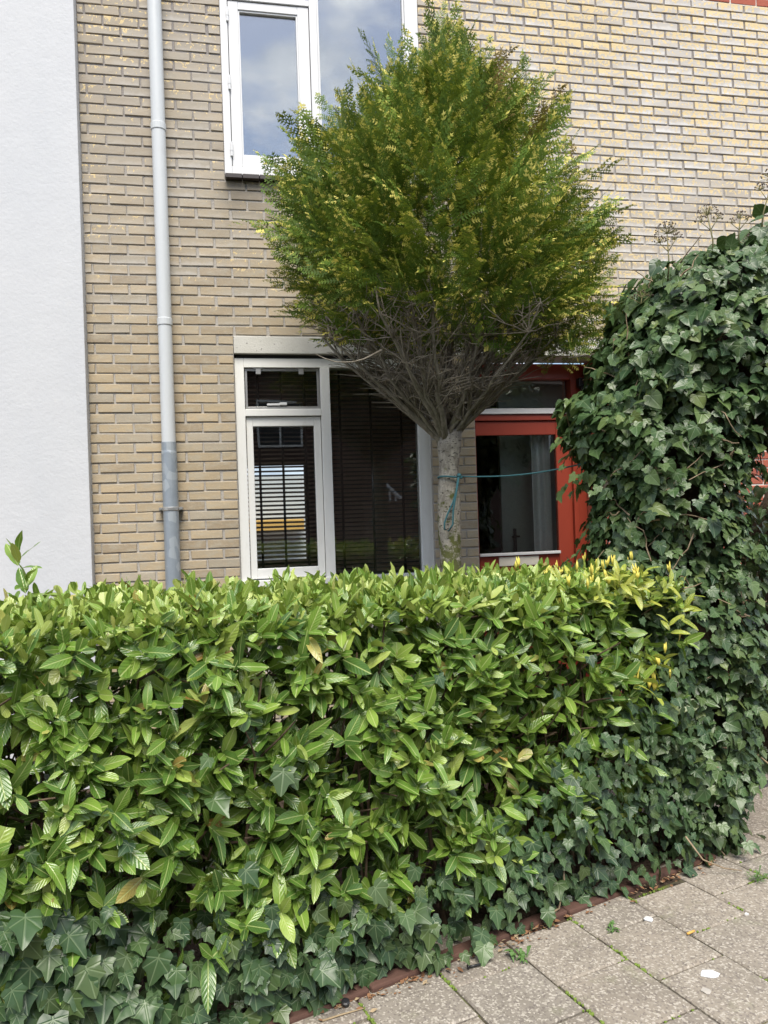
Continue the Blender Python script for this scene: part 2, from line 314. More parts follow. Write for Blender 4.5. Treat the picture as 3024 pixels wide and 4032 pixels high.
# paving: strips of square slabs, half-bond, at 26.3 degrees to the picture
TA = math.radians(26.3); TC = np.array([math.cos(TA), math.sin(TA)]); TD = np.array([math.sin(TA), -math.cos(TA)])
pave = MB(); q = [TC*a+TD*b for a, b in ((-2.6, -3.6), (4.6, -3.6), (4.6, -1.0), (-2.6, -1.0))]
pave.add([(p[0], p[1], -.013) for p in q][::-1], [(0, 1, 2, 3)]); pavement = pave.build('pavement', M_JOINT); pavement['kind'] = 'structure'
HA = math.radians(30); HE = np.array([math.cos(HA), math.sin(HA)]); HN = np.array([math.sin(HA), -math.cos(HA)]); HO = np.array([.14, 2.78])
def hedge_so(p): d = np.asarray(p)-HO; return d@HE, d@HN
def slab_mesh(w, l, seed):
    r = random.Random(seed); b = .006; t = .0
    V = []; 
    for (hw, hl, z) in ((w/2, l/2, -.045), (w/2, l/2, -b), (w/2-b, l/2-b, 0)):
        for sx, sy in ((-1, -1), (1, -1), (1, 1), (-1, 1)): V.append((sx*hw+r.uniform(-.0015, .0015), sy*hl+r.uniform(-.0015, .0015), z))
    Q = [(8, 9, 10, 11)]+[(i*4+j, i*4+(j+1) % 4, (i+1)*4+(j+1) % 4, (i+1)*4+j) for i in range(2) for j in range(4)]
    me = mesh_np('slab', V, Q, smooth=False); me.materials.append(M_SLAB); return me
full = [slab_mesh(.3045, .2995, k) for k in range(5)]; half = slab_mesh(.3045, .142, 9)
def put_slab(me, a, b):
    c = TC*a+TD*b; s_, o_ = hedge_so(c)
    if o_ < -.04 and s_ < 1.62: return
    if o_ < -.75 - max(0, s_-1.6)*.0 and s_ > 1.62 and c[0] > 2.35: return
    x = link('slab', me, None, pavement); x.location = (c[0], c[1], random.uniform(-.003, .003))
    x.rotation_euler = (random.uniform(-.006, .006), random.uniform(-.006, .006), TA+random.uniform(-.006, .006)); x['tint'] = random.random()
for k in range(-7, 7):
    a = 2.2615+.3137*k-.157; off = -1.953 if k % 2 == 0 else -2.099
    for j in range(-4, 4):
        put_slab(random.choice(full), a, off+.308*j-.154)
kb = MB()
kerb = empty('kerb', (0, 0, 0)); tag(kerb, 'dark charcoal kerb strip crossing the paving beyond the ivy', 'kerb')
for k in range(-1, 5):
    c = TC*(2.62+k*.5)+TD*(-2.98); o = MB().box(-.245, .245, -.03, .03, -.04, .012).build('kerb_stone', M_KERB, kerb, (c[0], c[1], random.uniform(-.002, .002)), .004)
    o.rotation_euler = (0, 0, TA)
# brown edging at the foot of the hedge
edg = empty('hedge_edging', (HO[0], HO[1], 0), HA); tag(edg, 'reddish brown edging kerb half hidden along the foot of the hedge', 'edging')
for k in range(4):
    s0 = -2.1+k*.9
    o = MB().box(.002, .896, -.055, .0, -.05, .022+random.uniform(-.006, .006)).build('edging_block', M_EDGE, edg, (s0, .012+random.uniform(-.006, .006), 0), .008)
    o.rotation_euler = (random.uniform(-.05, .05), 0, random.uniform(-.012, .012))
# ------------------------------------------------------------------ brickwork
CH, CB, LB, JN = .06248, .044, .2165, .011
def brick_template(L_, H_, D_, seed, ch=.0025):
    r = random.Random(seed); j = lambda a: r.uniform(-a, a)
    V = []
    for (ix, iz, y) in ((0, 0, D_), (0, 0, ch), (ch, ch, 0.0)):
        for sx, sz in ((-1, -1), (1, -1), (1, 1), (-1, 1)):
            V.append((sx*(L_/2-ix)+j(.0024), y+(j(.0016) if y < .01 else 0), sz*(H_/2-iz)+j(.0019)))
    Q = [(8, 9, 10, 11)]+[(i*4+k, i*4+(k+1) % 4, (i+1)*4+(k+1) % 4, (i+1)*4+k) for i in range(2) for k in range(4)]
    V = np.array(V); uv = np.stack([V[:, 0]/L_+.5, V[:, 2]/H_+.5], 1); return V, np.array(Q), uv
def brick_list(u0, u1, z0, z1, holes, phase, rows=None, edge=.004):
    """brick boxes (uc, zc, length) of half-bond courses between u0..u1, cut at holes (u0,u1,z0,z1)"""
    out = []
    k0, k1 = math.floor((z0-CB)/CH), math.ceil((z1-CB)/CH)
    for k in range(k0, k1):
        zb = CB+k*CH+.0055; zt = zb+CH-JN; zc = (zb+zt)/2
        if zc < z0 or zc > z1: continue
        ph = (phase if k % 2 else phase+.5)*LB
        spans = [(u0, u1)]
        for h in holes:
            if h[2]-.012 < zc < h[3]+.012:
                ns = []
                for a, b in spans:
                    if h[0] > a+.01: ns.append((a, min(b, h[0])))
                    if h[1] < b-.01: ns.append((max(a, h[1]), b))
                spans = [(a, b) for a, b in ns if b > a+.01]
        for a, b in spans:
            i = math.floor((a-ph)/LB); cuts = [a]
            while True:
                x = ph+(i+1)*LB; i += 1
                if x >= b-.03: break
                if x > a+.03: cuts.append(x)
            cuts.append(b)
            for c0, c1 in zip(cuts[:-1], cuts[1:]):
                l0 = c0+(edge if c0 == a else JN/2); l1 = c1-(edge if c1 == b else JN/2)
                out.append(((l0+l1)/2+random.uniform(-.0018, .0018), zc+random.uniform(-.0014, .0014), l1-l0, k))
    return out
UPW = (-.972, .341, 3.791, 6.2); LOW = (-.955, .345, .6, 2.787); DOORH = (.658, 1.612, -.1, 2.787); REDZ = (1.612, 3.7, -.1, 2.787); LINT = (-.953, 1.95, 2.675, 2.787)
main_b = brick_list(-1.373, 3.7, .04, 5.286, [UPW, LOW, DOORH, REDZ, LINT], .13)
strip_b = brick_list(-1.85, -1.373, .04, 5.6, [], .17)
red_b = brick_list(1.612, 3.7, .04, 2.675, [], .3) + brick_list(1.2, 3.7, 5.286, 5.55, [], .13)
# ------------------------------------------------------------------ plants: leaf templates and placement
def t_laurel(w, fold, curl, wave, cut=1.0, n=7, seed=0):
    r = random.Random(seed); V = []; uv = []; ts = np.linspace(0, cut, n)
    for i, t in enumerate(ts):
        hw = w/2*max(.015, math.sin(math.pi*min(1, t**.92))**.68) if t < 1 else .002
        if i == n-1 and cut < 1: hw *= .8
        for sx in (-1, 0, 1):
            jag = r.uniform(-.05, .05) if (cut < 1 and i == n-1) else 0
            ww = hw*(1+r.uniform(-.06, .06)); z = abs(sx)*hw*fold - curl*t*t + (wave*math.sin(t*11+sx*1.7)*hw*2 if sx else 0)
            V.append((sx*ww, t+jag, z)); uv.append((.5+sx*.5*hw/(w/2), t))
    Q = [(i*3+j, i*3+j+1, (i+1)*3+j+1, (i+1)*3+j) for i in range(n-1) for j in (0, 1)]
    return np.array(V), np.array(Q), None, np.array(uv)
def t_ivy(kind, droop, fold, seed):
    r = random.Random(seed); j = lambda: r.uniform(-.045, .045)
    if kind == 0: half = [(.2, -.11), (.46, .0), (.39, .19), (.52, .44), (.30, .55), (.14, .8)]
    elif kind == 1: half = [(.22, -.1), (.42, .04), (.36, .25), (.46, .42), (.27, .58), (.12, .82)]
    else: half = [(.22, -.07), (.42, .06), (.47, .26), (.38, .5), (.22, .75), (.09, .92)]
    o = [(0, .02)]+[(x+j(), y+j()) for x, y in half]+[(j()*.6, 1.0)]+[(-x+j(), y+j()) for x, y in half[::-1]]
    oo = []; m_ = len(o)
    for i in range(m_):
        p0, p1, p2, p3 = (np.array(o[(i+d) % m_]) for d in (-1, 0, 1, 2)); oo.append(tuple(p1)); oo.append(tuple(-.0625*p0+.5625*p1+.5625*p2-.0625*p3))
    o = oo; c = [(0, .28), (0, .6)]; P = o+c; n = len(o); V = []
    for x, y in P:
        rr = x*x+(y-.3)**2; V.append((x, y, fold*abs(x)-droop*rr+r.uniform(-.02, .02)))
    T = []
    for i in range(n):
        a, b = i, (i+1) % n; top = 10 <= i < n-10
        T.append((a, b, n+1 if top else n))
    T += [(n, 10, n+1), (n, n+1, n-10)]
    return np.array(V), None, np.array(T), np.array([(.5+x*.85, y) for x, y in P])
LT = [t_laurel(.38, .10, .08, .03, 1, 9, 1), t_laurel(.34, .20, .2, .05, 1, 9, 2), t_laurel(.41, .08, .02, .05, 1, 9, 3), t_laurel(.37, .14, -.10, .06, 1, 9, 4), t_laurel(.34, .28, .34, .08, 1, 9, 5),
      t_laurel(.42, .3, .12, .05, .62, 6, 6), t_laurel(.42, .25, .05, .05, .74, 6, 7), t_laurel(.44, .55, .2, .08, .55, 6, 8)]
AT = [t_laurel(.33, .25, .2, .04, 1, 8, 11), t_laurel(.30, .4, .3, .05, 1, 8, 12)]
IT = [t_ivy(k % 3, .12+.1*(k % 2), .12+.12*((k//2) % 3), 30+k) for k in range(12)]
def norm(a): return a/(np.linalg.norm(a, axis=-1, keepdims=True)+1e-9)
def frames(Y, Zh):
    Y = norm(Y); X = norm(np.cross(Y, Zh)); Z = np.cross(X, Y); return X, Y, Z
class Leaves:
    def __init__(s, templates): s.t = templates; s.P = []; s.X = []; s.Y = []; s.Z = []; s.S = []; s.K = []; s.C = []
    def add(s, P, Y, Zh, S, K, C):
        X, Y, Z = frames(np.asarray(Y, float), np.asarray(Zh, float))
        for l, v in ((s.P, P), (s.X, X), (s.Y, Y), (s.Z, Z), (s.S, S), (s.K, K), (s.C, C)): l.append(np.asarray(v))
    def done(s):
        for k in 'PXYZSKC': setattr(s, k, np.concatenate(getattr(s, k)))
        s.n = len(s.P); return s
    def world(s, idx, T): return s.P[idx, None]+s.S[idx, None, None]*(T[None, :, 0, None]*s.X[idx, None]+T[None, :, 1, None]*s.Y[idx, None]+T[None, :, 2, None]*s.Z[idx, None])
    def samples(s):
        pts = np.zeros((s.n, 17, 3)); 
        for k, t in enumerate(s.t):
            idx = np.where(s.K == k)[0]
            if len(idx):
                sel = np.linspace(0, len(t[0])-1, 17).astype(int); pts[idx] = s.world(idx, t[0][sel])
        return pts
    def emit(s, parent, mat, chosen, name='leaf', stuff='foliage'):
        inv = np.array(parent.matrix_world.inverted()); rest = np.ones(s.n, bool); rest[chosen] = False
        meshes = {}
        for i in chosen:
            k = int(s.K[i])
            if k not in meshes:
                t = s.t[k]; meshes[k] = mesh_np(name, t[0], t[1], t[2], t[3]); meshes[k].materials.append(mat)
            m = np.eye(4); m[:3, 0] = s.X[i]*s.S[i]; m[:3, 1] = s.Y[i]*s.S[i]; m[:3, 2] = s.Z[i]*s.S[i]; m[:3, 3] = s.P[i]
            o = bpy.data.objects.new(name, meshes[k]); COL.objects.link(o); o.parent = parent; o.matrix_local = Matrix((inv@m).tolist()); o['tint'] = float(s.C[i])
        V = []; Q = []; T = []; U = []; A = []; n = 0
        for k, t in enumerate(s.t):
            idx = np.where((s.K == k) & rest)[0]
            if not len(idx): continue
            kk = len(t[0]); V.append(s.world(idx, t[0]).reshape(-1, 3)); U.append(np.tile(t[3], (len(idx), 1))); A.append(np.repeat(s.C[idx], kk))
            b = n+np.arange(len(idx))[:, None, None]*kk
            if t[1] is not None: Q.append((t[1][None]+b).reshape(-1, 4))
            if t[2] is not None: T.append((t[2][None]+b).reshape(-1, 3))
            n += kk*len(idx)
        if V:
            V = np.concatenate(V); V = V@inv[:3, :3].T+inv[:3, 3]
            o = link(stuff, mesh_np(stuff, V, np.concatenate(Q) if Q else None, np.concatenate(T) if T else None, np.concatenate(U), {'tint': np.concatenate(A)}), mat, parent); o['kind'] = 'stuff'
def hw_pt(s_, o_, z): return np.stack([HO[0]+s_*HE[0]+o_*HN[0], HO[1]+s_*HE[1]+o_*HN[1], z], -1)
HN3 = np.array([HN[0], HN[1], 0]); HE3 = np.array([HE[0], HE[1], 0]); UP = np.array([0, 0, 1.0])
def lump(a, b, f, ph): return np.sin(a*f+ph)*np.sin(b*f*1.3+ph*1.7)+.5*np.sin(a*f*2.3+1.1*ph+b*f*1.9)
ZI_S = [-2.4, -1.4, -1.2, -1.0, -.7, -.2, .23, .5, .76, 1.0, 1.22, 1.45, 1.6]; ZI_Z = [.75, .62, .50, .36, .27, .26, .34, .45, .60, .76, .92, 1.12, 1.3]
def shoots(Lv, P, A, nl, smin, smax, cutp, cbias, spread=(38, 78), templ=(5, 3)):
    N = len(P); A = norm(A); ref = norm(np.cross(A, rng.normal(size=(N, 3)))); B = np.cross(A, ref); a0 = rng.uniform(0, 6.28, N)
    tshoot = rng.uniform(-.12, .12, N)
    for k in range(nl):
        keep = rng.random(N) < .92; th = a0+k*2.4+rng.normal(0, .3, N); el = np.radians(spread[0]+(spread[1]-spread[0])*(1-k/max(1, nl-1))+rng.normal(0, 10, N))
        R = np.cos(th)[:, None]*ref+np.sin(th)[:, None]*B; Y = np.cos(el)[:, None]*A+np.sin(el)[:, None]*R
        Zh = np.sin(el)[:, None]*A-np.cos(el)[:, None]*R+rng.normal(0, .18, (N, 3))
        base = P+A*(.012*k)[..., None] if np.ndim(k) else P+A*.012*k
        S = rng.uniform(smin, smax, N)*(1-.06*k); cut = rng.random(N) < cutp
        K = np.where(cut, rng.integers(templ[0], templ[0]+templ[1], N), rng.integers(0, templ[0], N)) if templ[1] else rng.integers(0, templ[0], N)
        C = np.clip(cbias+tshoot+rng.normal(0, .21, N), 0, .93); C = np.where(rng.random(N) < .012, rng.uniform(.97, 1, N), C)
        Lv.add(base[keep], Y[keep], Zh[keep], S[keep], K[keep], C[keep])
hedge_L = Leaves(LT)
def hedge_top(s_): return 1.285-.03*np.clip(s_, -1, 1.5)
N = 1500; s_ = rng.uniform(-2.2, 1.42, N); z = rng.uniform(.06, 1.27, N)
zi = np.interp(s_, ZI_S, ZI_Z)
pk = np.where(z > zi, 1.0, np.where(s_ < .7, .6, .22)*np.clip((z-.08)/.2, 0, 1))
pk *= np.where(lump(s_*1.0, z*1.0, 6.1, .7)+.6*lump(s_, z, 14., 2.2) < -.62, .12, 1.0)*np.where(s_ > 1.2, .35, 1)
k_ = rng.random(N) < pk; s_, z = s_[k_], z[k_]; N = len(s_)
o_ = -.055+.045*lump(s_, z, 5.0, 2.0)+rng.normal(0, .025, N)-.10*np.clip((z-1.14)/.16, 0, 1)**2
P = hw_pt(s_, o_, z); A = HN3*.62+UP*.62+rng.normal(0, .42, (N, 3))
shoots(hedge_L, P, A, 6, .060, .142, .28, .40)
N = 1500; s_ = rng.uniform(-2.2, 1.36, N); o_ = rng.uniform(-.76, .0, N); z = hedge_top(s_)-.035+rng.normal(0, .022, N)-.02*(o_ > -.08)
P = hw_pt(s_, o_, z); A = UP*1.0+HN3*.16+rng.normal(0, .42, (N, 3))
shoots(hedge_L, P, A, 5, .062, .100, .5, .70, (20, 62))  # paler tint on top: light from above put into the leaf colour
N = 26; s_ = rng.uniform(-1.5, 1.2, N); o_ = rng.uniform(-.7, -.05, N); P = hw_pt(s_, o_, hedge_top(s_)+rng.uniform(-.005, .025, N)); shoots(hedge_L, P, UP+rng.normal(0, .25, (N, 3)), 5, .075, .10, .1, .5, (15, 50))
P = np.array([[-1.30, 2.72, 1.46], [-1.24, 2.64, 1.37], [-1.36, 2.60, 1.40]]); shoots(hedge_L, P, np.array([[.1, -.1, 1.0], [.25, -.3, 1], [-.1, -.3, 1]]), 6, .10, .12, 0, .30, (14, 62))
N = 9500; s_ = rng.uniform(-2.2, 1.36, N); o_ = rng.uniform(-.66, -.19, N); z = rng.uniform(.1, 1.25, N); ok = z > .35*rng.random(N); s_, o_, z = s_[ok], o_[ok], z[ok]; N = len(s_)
hedge_L.add(hw_pt(s_, o_, z), HN3*.4+UP*.3+rng.normal(0, .8, (N, 3)), HN3*.6+UP*.8+rng.normal(0, .6, (N, 3)), rng.uniform(.07, .115, N), rng.integers(0, 8, N), np.clip(rng.normal(.12, .14, N), 0, .9))  # older, darker inner leaves; shade inside the hedge also put into their tint
hedge_L.done()
# low ivy creeping through the foot of the hedge
low_L = Leaves(IT)
N = 5200; s_ = rng.uniform(-2.2, 1.48, N); z = rng.uniform(-.0, 1.25, N); zi = np.interp(s_, ZI_S, ZI_Z)
k_ = rng.random(N) < np.where(z < zi-.03, .80+.2*(z < zi*.6), np.exp(-((z-zi+.03)/.10)**2)*.4+.012); s_, z = s_[k_], z[k_]; N = len(s_)
o_ = np.where(rng.random(N) < .55, .035+.035*lump(s_, z, 6, 1)+rng.normal(0, .018, N), rng.uniform(-.16, .03, N))-.008*(z < .12)
Yd = -UP*.75+HN3*.35+HE3[None]*rng.normal(0, .45, (N, 1))+rng.normal(0, .25, (N, 3)); Zh = HN3*.85+UP*.55+rng.normal(0, .33, (N, 3))
low_L.add(hw_pt(s_, o_, np.maximum(z, .012)+.02), Yd, Zh, np.where(rng.random(N) < .5, rng.uniform(.055, .098, N), rng.uniform(.035, .06, N))*(.88-.10*np.clip(s_, -1, 1.4)), np.where(rng.random(N) < .75, rng.integers(0, 4, N)*3, rng.integers(0, 4, N)*3+1), np.clip(rng.normal(.22, .22, N), 0, .96))
low_L.done()
# spotted laurel at the hedge's right end
auc_L = Leaves(AT)
P = []; 
for k in range(64): P.append(hw_pt(np.float64(random.uniform(.78, 1.40)), np.float64(random.uniform(-.42, .02)), np.float64(random.uniform(1.15, 1.285))))
for (a, o, z) in ((1.08, .02, .95), (1.15, .03, .90), (1.0, .04, .84), (1.12, .04, .80), (1.2, .03, .86), (1.3, .03, 1.1), (1.36, .02, 1.14), (1.24, .04, 1.05)): P.append(hw_pt(np.float64(a), np.float64(o), np.float64(z)))
P = np.array(P); shoots(auc_L, P, UP*.8+HN3*.5+rng.normal(0, .35, (len(P), 3)), 5, .07, .11, 0, .5, (35, 80), (2, 0)); auc_L.done()
# tall ivy: stack of cross sections (z, x left, x right, y centre, y half)
IV = np.array([(0, 1.30, 1.58, 3.66, .16), (.3, 1.22, 1.66, 3.66, .18), (.6, 1.18, 1.72, 3.68, .20), (1.0, 1.10, 1.76, 3.70, .22), (1.3, 1.02, 1.76, 3.74, .24), (1.5, 1.06, 1.76, 3.78, .26), (1.62, 1.08, 1.72, 3.8, .28),
               (1.75, 1.03, 1.75, 3.82, .32), (1.9, 1.00, 1.84, 3.84, .36), (2.02, 1.0, 2.06, 3.85, .38), (2.16, 1.05, 2.2, 3.86, .40), (2.35, 1.14, 2.28, 3.87, .42), (2.55, 1.22, 2.3, 3.88, .40), (2.72, 1.31, 2.28, 3.9, .36), (2.82, 1.52, 2.25, 3.92, .28), (2.92, 1.8, 2.2, 3.92, .16)])
def ivy_sample(n, T=IV, inset=0.0):
    z = rng.uniform(T[0, 0], T[-1, 0]+.0, n*2); xl, xr, yc, yh = (np.interp(z, T[:, 0], T[:, i]) for i in (1, 2, 3, 4))
    w = (xr-xl)/2; a = rng.uniform(0, 2*np.pi, n*2); keep = rng.random(n*2) < (w+yh)/1.1; z, xl, xr, yc, yh, w, a = (q[keep][:n] for q in (z, xl, xr, yc, yh, w, a))
    cx = (xl+xr)/2; e = .86; ca, sa = np.cos(a), np.sin(a); px = np.sign(ca)*abs(ca)**e; py = np.sign(sa)*abs(sa)**e
    f = 1-inset; P = np.stack([cx+px*w*f, yc+py*yh*f, z], -1); Nn = norm(np.stack([px/np.maximum(w, .05), py/np.maximum(yh, .05), 0*z], -1))
    return P, Nn
def ivy_leaves(Lv, P, Nn, big, cm, rad=.05):
    n = len(P); P = P+Nn*(rad*.55*rng.normal(size=(n, 1))+.062*lump(P[:, 0]*1.0, P[:, 2]*1.0, 7, 1.0)[:, None]*.7+.02*lump(P[:, 0], P[:, 2], 17, .3)[:, None])
    side = np.cross(Nn, UP); Yd = -UP*.7+Nn*.4+side*rng.normal(0, .5, (n, 1))+rng.normal(0, .28, (n, 3)); Zh = Nn*.8+UP*.6+rng.normal(0, .34, (n, 3))
    b = rng.random(n) < big; S = np.where(b, rng.uniform(.052, .090, n), rng.uniform(.032, .060, n)); K = np.where(b, rng.integers(0, 4, n)*3+rng.integers(1, 3, n), rng.integers(0, 4, n)*3+rng.integers(0, 2, n))
    Lv.add(P, Yd, Zh, S, K, np.clip(rng.normal(cm, .24, n), 0, np.where(rng.random(n) < .02, 1, .95)))
ivy_L = Leaves(IT)
P, Nn = ivy_sample(10500); hi = np.clip((P[:, 2]-1.75)/.5, 0, 1); thin = (P[:, 2] > 1.35) & (P[:, 2] < 1.85) & (lump(P[:, 0], P[:, 2], 9, .4) > .15)
k_ = ~(thin & (rng.random(len(P)) < .15)) & ~((hi > .5) & (rng.random(len(P)) < .08)); P, Nn, hi = P[k_], Nn[k_], hi[k_]
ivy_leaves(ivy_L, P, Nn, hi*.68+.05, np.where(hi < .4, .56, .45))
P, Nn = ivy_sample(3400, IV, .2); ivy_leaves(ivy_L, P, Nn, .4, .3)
N = 420; a = rng.uniform(0, 1, N); zt = np.interp(a, [0, .2, .5, .8, 1], [2.45, 2.68, 2.84, 2.92, 2.96]); P = np.stack([1.22+a*1.05, 3.9+rng.uniform(-.34, .3, N), zt+rng.uniform(-.06, .05, N)], -1)
ivy_leaves(ivy_L, P, norm(np.array([-.2, -.5, .8])+rng.normal(0, .4, (N, 3))), .85, .48); P0, N0 = ivy_sample(260); m_ = (N0[:, 1] < .3) & (P0[:, 2] > .5); P0, N0 = P0[m_][:110], N0[m_][:110]
for p, nn in zip(P0, N0):
    k = random.randint(5, 9); t = np.arange(k)[:, None]/k; ln = random.uniform(.12, .28); up_ = random.uniform(-.9, .5); side = np.cross(nn, UP)*random.gauss(0, .5)
    ivy_leaves(ivy_L, p+nn*(.05+.09*t)+side*ln*t+UP*up_*ln*t-UP*.05*t*t, np.repeat(nn[None], k, 0), .25, .62, .01)
ivy_L.done()
IVD = np.array([(0, 2.17, 2.9, 4.75, .3), (.5, 2.15, 3.0, 4.72, .36), (1.0, 2.13, 3.0, 4.7, .4), (1.45, 2.16, 3.0, 4.7, .38), (1.7, 2.3, 2.9, 4.72, .25)])
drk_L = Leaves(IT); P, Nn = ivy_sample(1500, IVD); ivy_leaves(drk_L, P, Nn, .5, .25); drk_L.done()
# ------------------------------------------------------------------ conifer boughs
def bough_template(seed):
    r = np.random.default_rng(seed); n = 11; ts = np.linspace(0, 1, n+1); V = []; Q = []; tip = []
    nod = r.uniform(.12, .34)
    ax = np.stack([.05*np.sin(ts*3+seed), ts, -nod*ts**2.6], -1)
    def quad(p0, d, w, l, nr, t0, t1):
        i = len(V); d = d/np.linalg.norm(d); sd = np.cross(d, nr); sd /= np.linalg.norm(sd)+1e-9
        V.extend([p0, p0+d*l*.5+sd*w, p0+d*l, p0+d*l*.5-sd*w]); Q.append((i, i+1, i+2, i+3)); tip.extend([t0, (t0+t1)/2, t1, (t0+t1)/2])
    for i in range(1, n+1):
        t = ts[i]; env = (1-t)**.75*.34*min(1, t*3.5+.25)+.035
        for sx in (-1, 1):
            if r.random() < .08: continue
            dirv = np.array([sx*(.75-.35*t), .62+.3*t, r.uniform(-.2, .2)]); dirv /= np.linalg.norm(dirv); p = ax[i]-np.array([0, r.uniform(0, .04), 0])
            ln = env*r.uniform(.75, 1.15); m = max(3, int(ln/.034)); nr = np.array([0, -.15, 1.0])+r.normal(0, .25, 3)
            pp = p.copy(); dd = dirv.copy()
            gold_tip = r.random() < .5  # half of the sprays end in yellow tips
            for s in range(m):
                q = (s+1)/m; seg = ln/m; tt = np.clip((.72+.22*q if gold_tip and q > .66 else .14+.34*q)+r.normal(0, .05), 0, 1)
                quad(pp, dd, seg*.22, seg*1.4, nr, tt, tt)
                for ss in (-1, 1):
                    sd = np.cross(dd, nr); sd /= np.linalg.norm(sd)+1e-9; d2 = dd*.8+ss*sd*.95+np.array([0, 0, -.1]); quad(pp+dd*seg*.2, d2, seg*.21, seg*(1.7-.75*q), nr, tt, np.clip(tt+.06, 0, 1))
                pp = pp+dd*seg; dd = dd+np.array([0, .05, -.30*q]); dd /= np.linalg.norm(dd)
    quad(ax[-2], ax[-1]-ax[-2], .014, .10, np.array([0, 0, 1.0]), .8, 1)
    return np.array(V), np.array(Q), np.array(tip)
BT = [bough_template(50+k) for k in range(9)]
CP = np.array([(2.38, 1.02, 1.14), (2.55, .72, 1.22), (2.62, -.36, 1.24), (2.8, -.48, 1.26), (3.06, -.57, 1.28), (3.3, -.58, 1.2), (3.5, -.46, 1.08), (3.68, -.30, .98), (3.82, -.10, .90), (3.95, .08, .72), (4.08, .24, .56), (4.25, .36, .44)])
def crown_at(z): return np.interp(z, CP[:, 0], CP[:, 1]), np.interp(z, CP[:, 0], CP[:, 2])
def crown_boughs():
    out = []
    def one(z, ang, rho, Ln, el, tint, roll=None):
        xl, xr = crown_at(z); cx, rx = (xl+xr)/2, (xr-xl)/2; ry = min(.86, rx*.95) if z > 2.6 else .5
        out.append((np.array([cx+math.cos(ang)*rx*rho, 4.25+math.sin(ang)*ry*rho, z]), ang, Ln, el, tint))
    while len(out) < 880:
        z = random.uniform(2.36, 4.26); xl, xr = crown_at(z)
        if random.random() > ((xr-xl)/1.85)**1.0: continue
        a = random.uniform(0, 2*math.pi)
        if math.sin(a) > .6 and random.random() < .5: continue
        if z > 3.45 and math.cos(a) > .3 and random.random() < .4: continue
        zmin = 2.58+.20*math.sin(a)-.24*max(0, math.cos(a)-.3)-.10*max(0, -math.cos(a)-.3)+random.gauss(0, .05)
        if z < zmin: continue
        up = np.interp(z, [2.4, 2.8, 3.4, 4.0, 4.4], [12, 24, 42, 62, 80])
        br = .93 if (z > 3.45 and math.cos(a) > .45 and math.sin(a) < .6 and random.random() < .38) else random.uniform(0, .75)
        big = random.random() < .16
        one(z, a, random.uniform(.88, .98) if big else random.uniform(.70, .93), random.uniform(.42, .54) if big else random.uniform(.24, .40), math.radians(up+random.gauss(8 if big else 0, 13)), br)
    for k in range(1150):
        z = random.uniform(2.55, 3.95); one(z, random.uniform(0, 6.283), random.uniform(.35, .72), random.uniform(.25, .4), math.radians(random.uniform(15, 70)), random.uniform(0, .3))
    for (x, y, z, Ln, el, ang) in ((.40, 4.2, 4.30, .28, 82, 1.0), (.43, 4.2, 4.24, .26, 70, 5.8), (.36, 4.2, 4.22, .24, 68, 3.2), (.12, 4.1, 4.05, .32, 72, 3.3), (-.06, 4.1, 3.92, .34, 64, 3.2), (-.22, 4.15, 3.8, .34, 60, 3.1), (-.36, 4.1, 3.64, .34, 52, 3.2), (-.5, 4.1, 3.48, .34, 44, 3.2), (.02, 3.9, 3.95, .34, 66, 3.9), (.62, 4.1, 4.06, .3, 74, 5.8), (.98, 4.1, 3.7, .34, 52, 6.1), (1.1, 4.15, 3.5, .36, 44, 6.2), (1.2, 4.1, 3.2, .36, 34, 6.2), (1.2, 4.05, 3.0, .36, 28, 6.0), (.42, 4.22, 4.22, .30, 84, 0), (.38, 4.2, 4.1, .34, 78, 3.6), (.46, 4.2, 4.08, .32, 72, 5.5), (.84, 4.15, 3.98, .30, 80, 5.2), (.78, 4.1, 3.9, .28, 74, 4), (.92, 4.1, 3.86, .28, 64, 5.9), (-.40, 4.05, 2.72, .24, 8, 3.6), (-.30, 4.0, 2.70, .24, -12, 3.9), (-.36, 4.1, 2.66, .2, -28, 3.5)):
        out.append((np.array([x, y, z]), ang, Ln, math.radians(el), .85 if z < 2.8 else .3))
    return out
def build_crown(parent):
    V = []; Q = []; A = []; TP = []; n = 0; B = crown_boughs(); pts = []
    for (p, ang, Ln, el, tint) in B:
        T = random.choice(BT); ang2 = ang+random.gauss(0, .35)
        Y = np.array([math.cos(ang2)*math.cos(el), math.sin(ang2)*math.cos(el), math.sin(el)]); rollv = rng.normal(0, .55, 3)
        X, Yn, Z = frames(Y[None], (UP*.8+np.array([math.cos(ang2), math.sin(ang2), 0])*.5+rollv)[None])
        W = p-Y*Ln*.55+Ln*(T[0][:, 0, None]*X+T[0][:, 1, None]*Yn+T[0][:, 2, None]*(Z*.5+UP*.5))
        W[:, 1] = np.minimum(W[:, 1], 5.15+W[:, 0]*.198-.03)
        V.append(W); Q.append(T[1]+n); n += len(W); A.append(np.full(len(W), tint)); TP.append(np.clip(T[2]*random.choice([.45, .6, .8, 1.0, 1.1, 1.15])+.08*T[2]*max(0, (p[0]-.3)), 0, 1)); pts.append(W[::9])  # tips yellower to the right: glow of that side put into the colour
    V = np.concatenate(V)
    o = link('crown', mesh_np('crown', V-np.array(parent.location), np.concatenate(Q), None, None, {'tint': np.concatenate(A), 'tip': np.concatenate(TP)}, smooth=False), M_CON, parent); o['kind'] = 'stuff'
    return np.concatenate(pts)
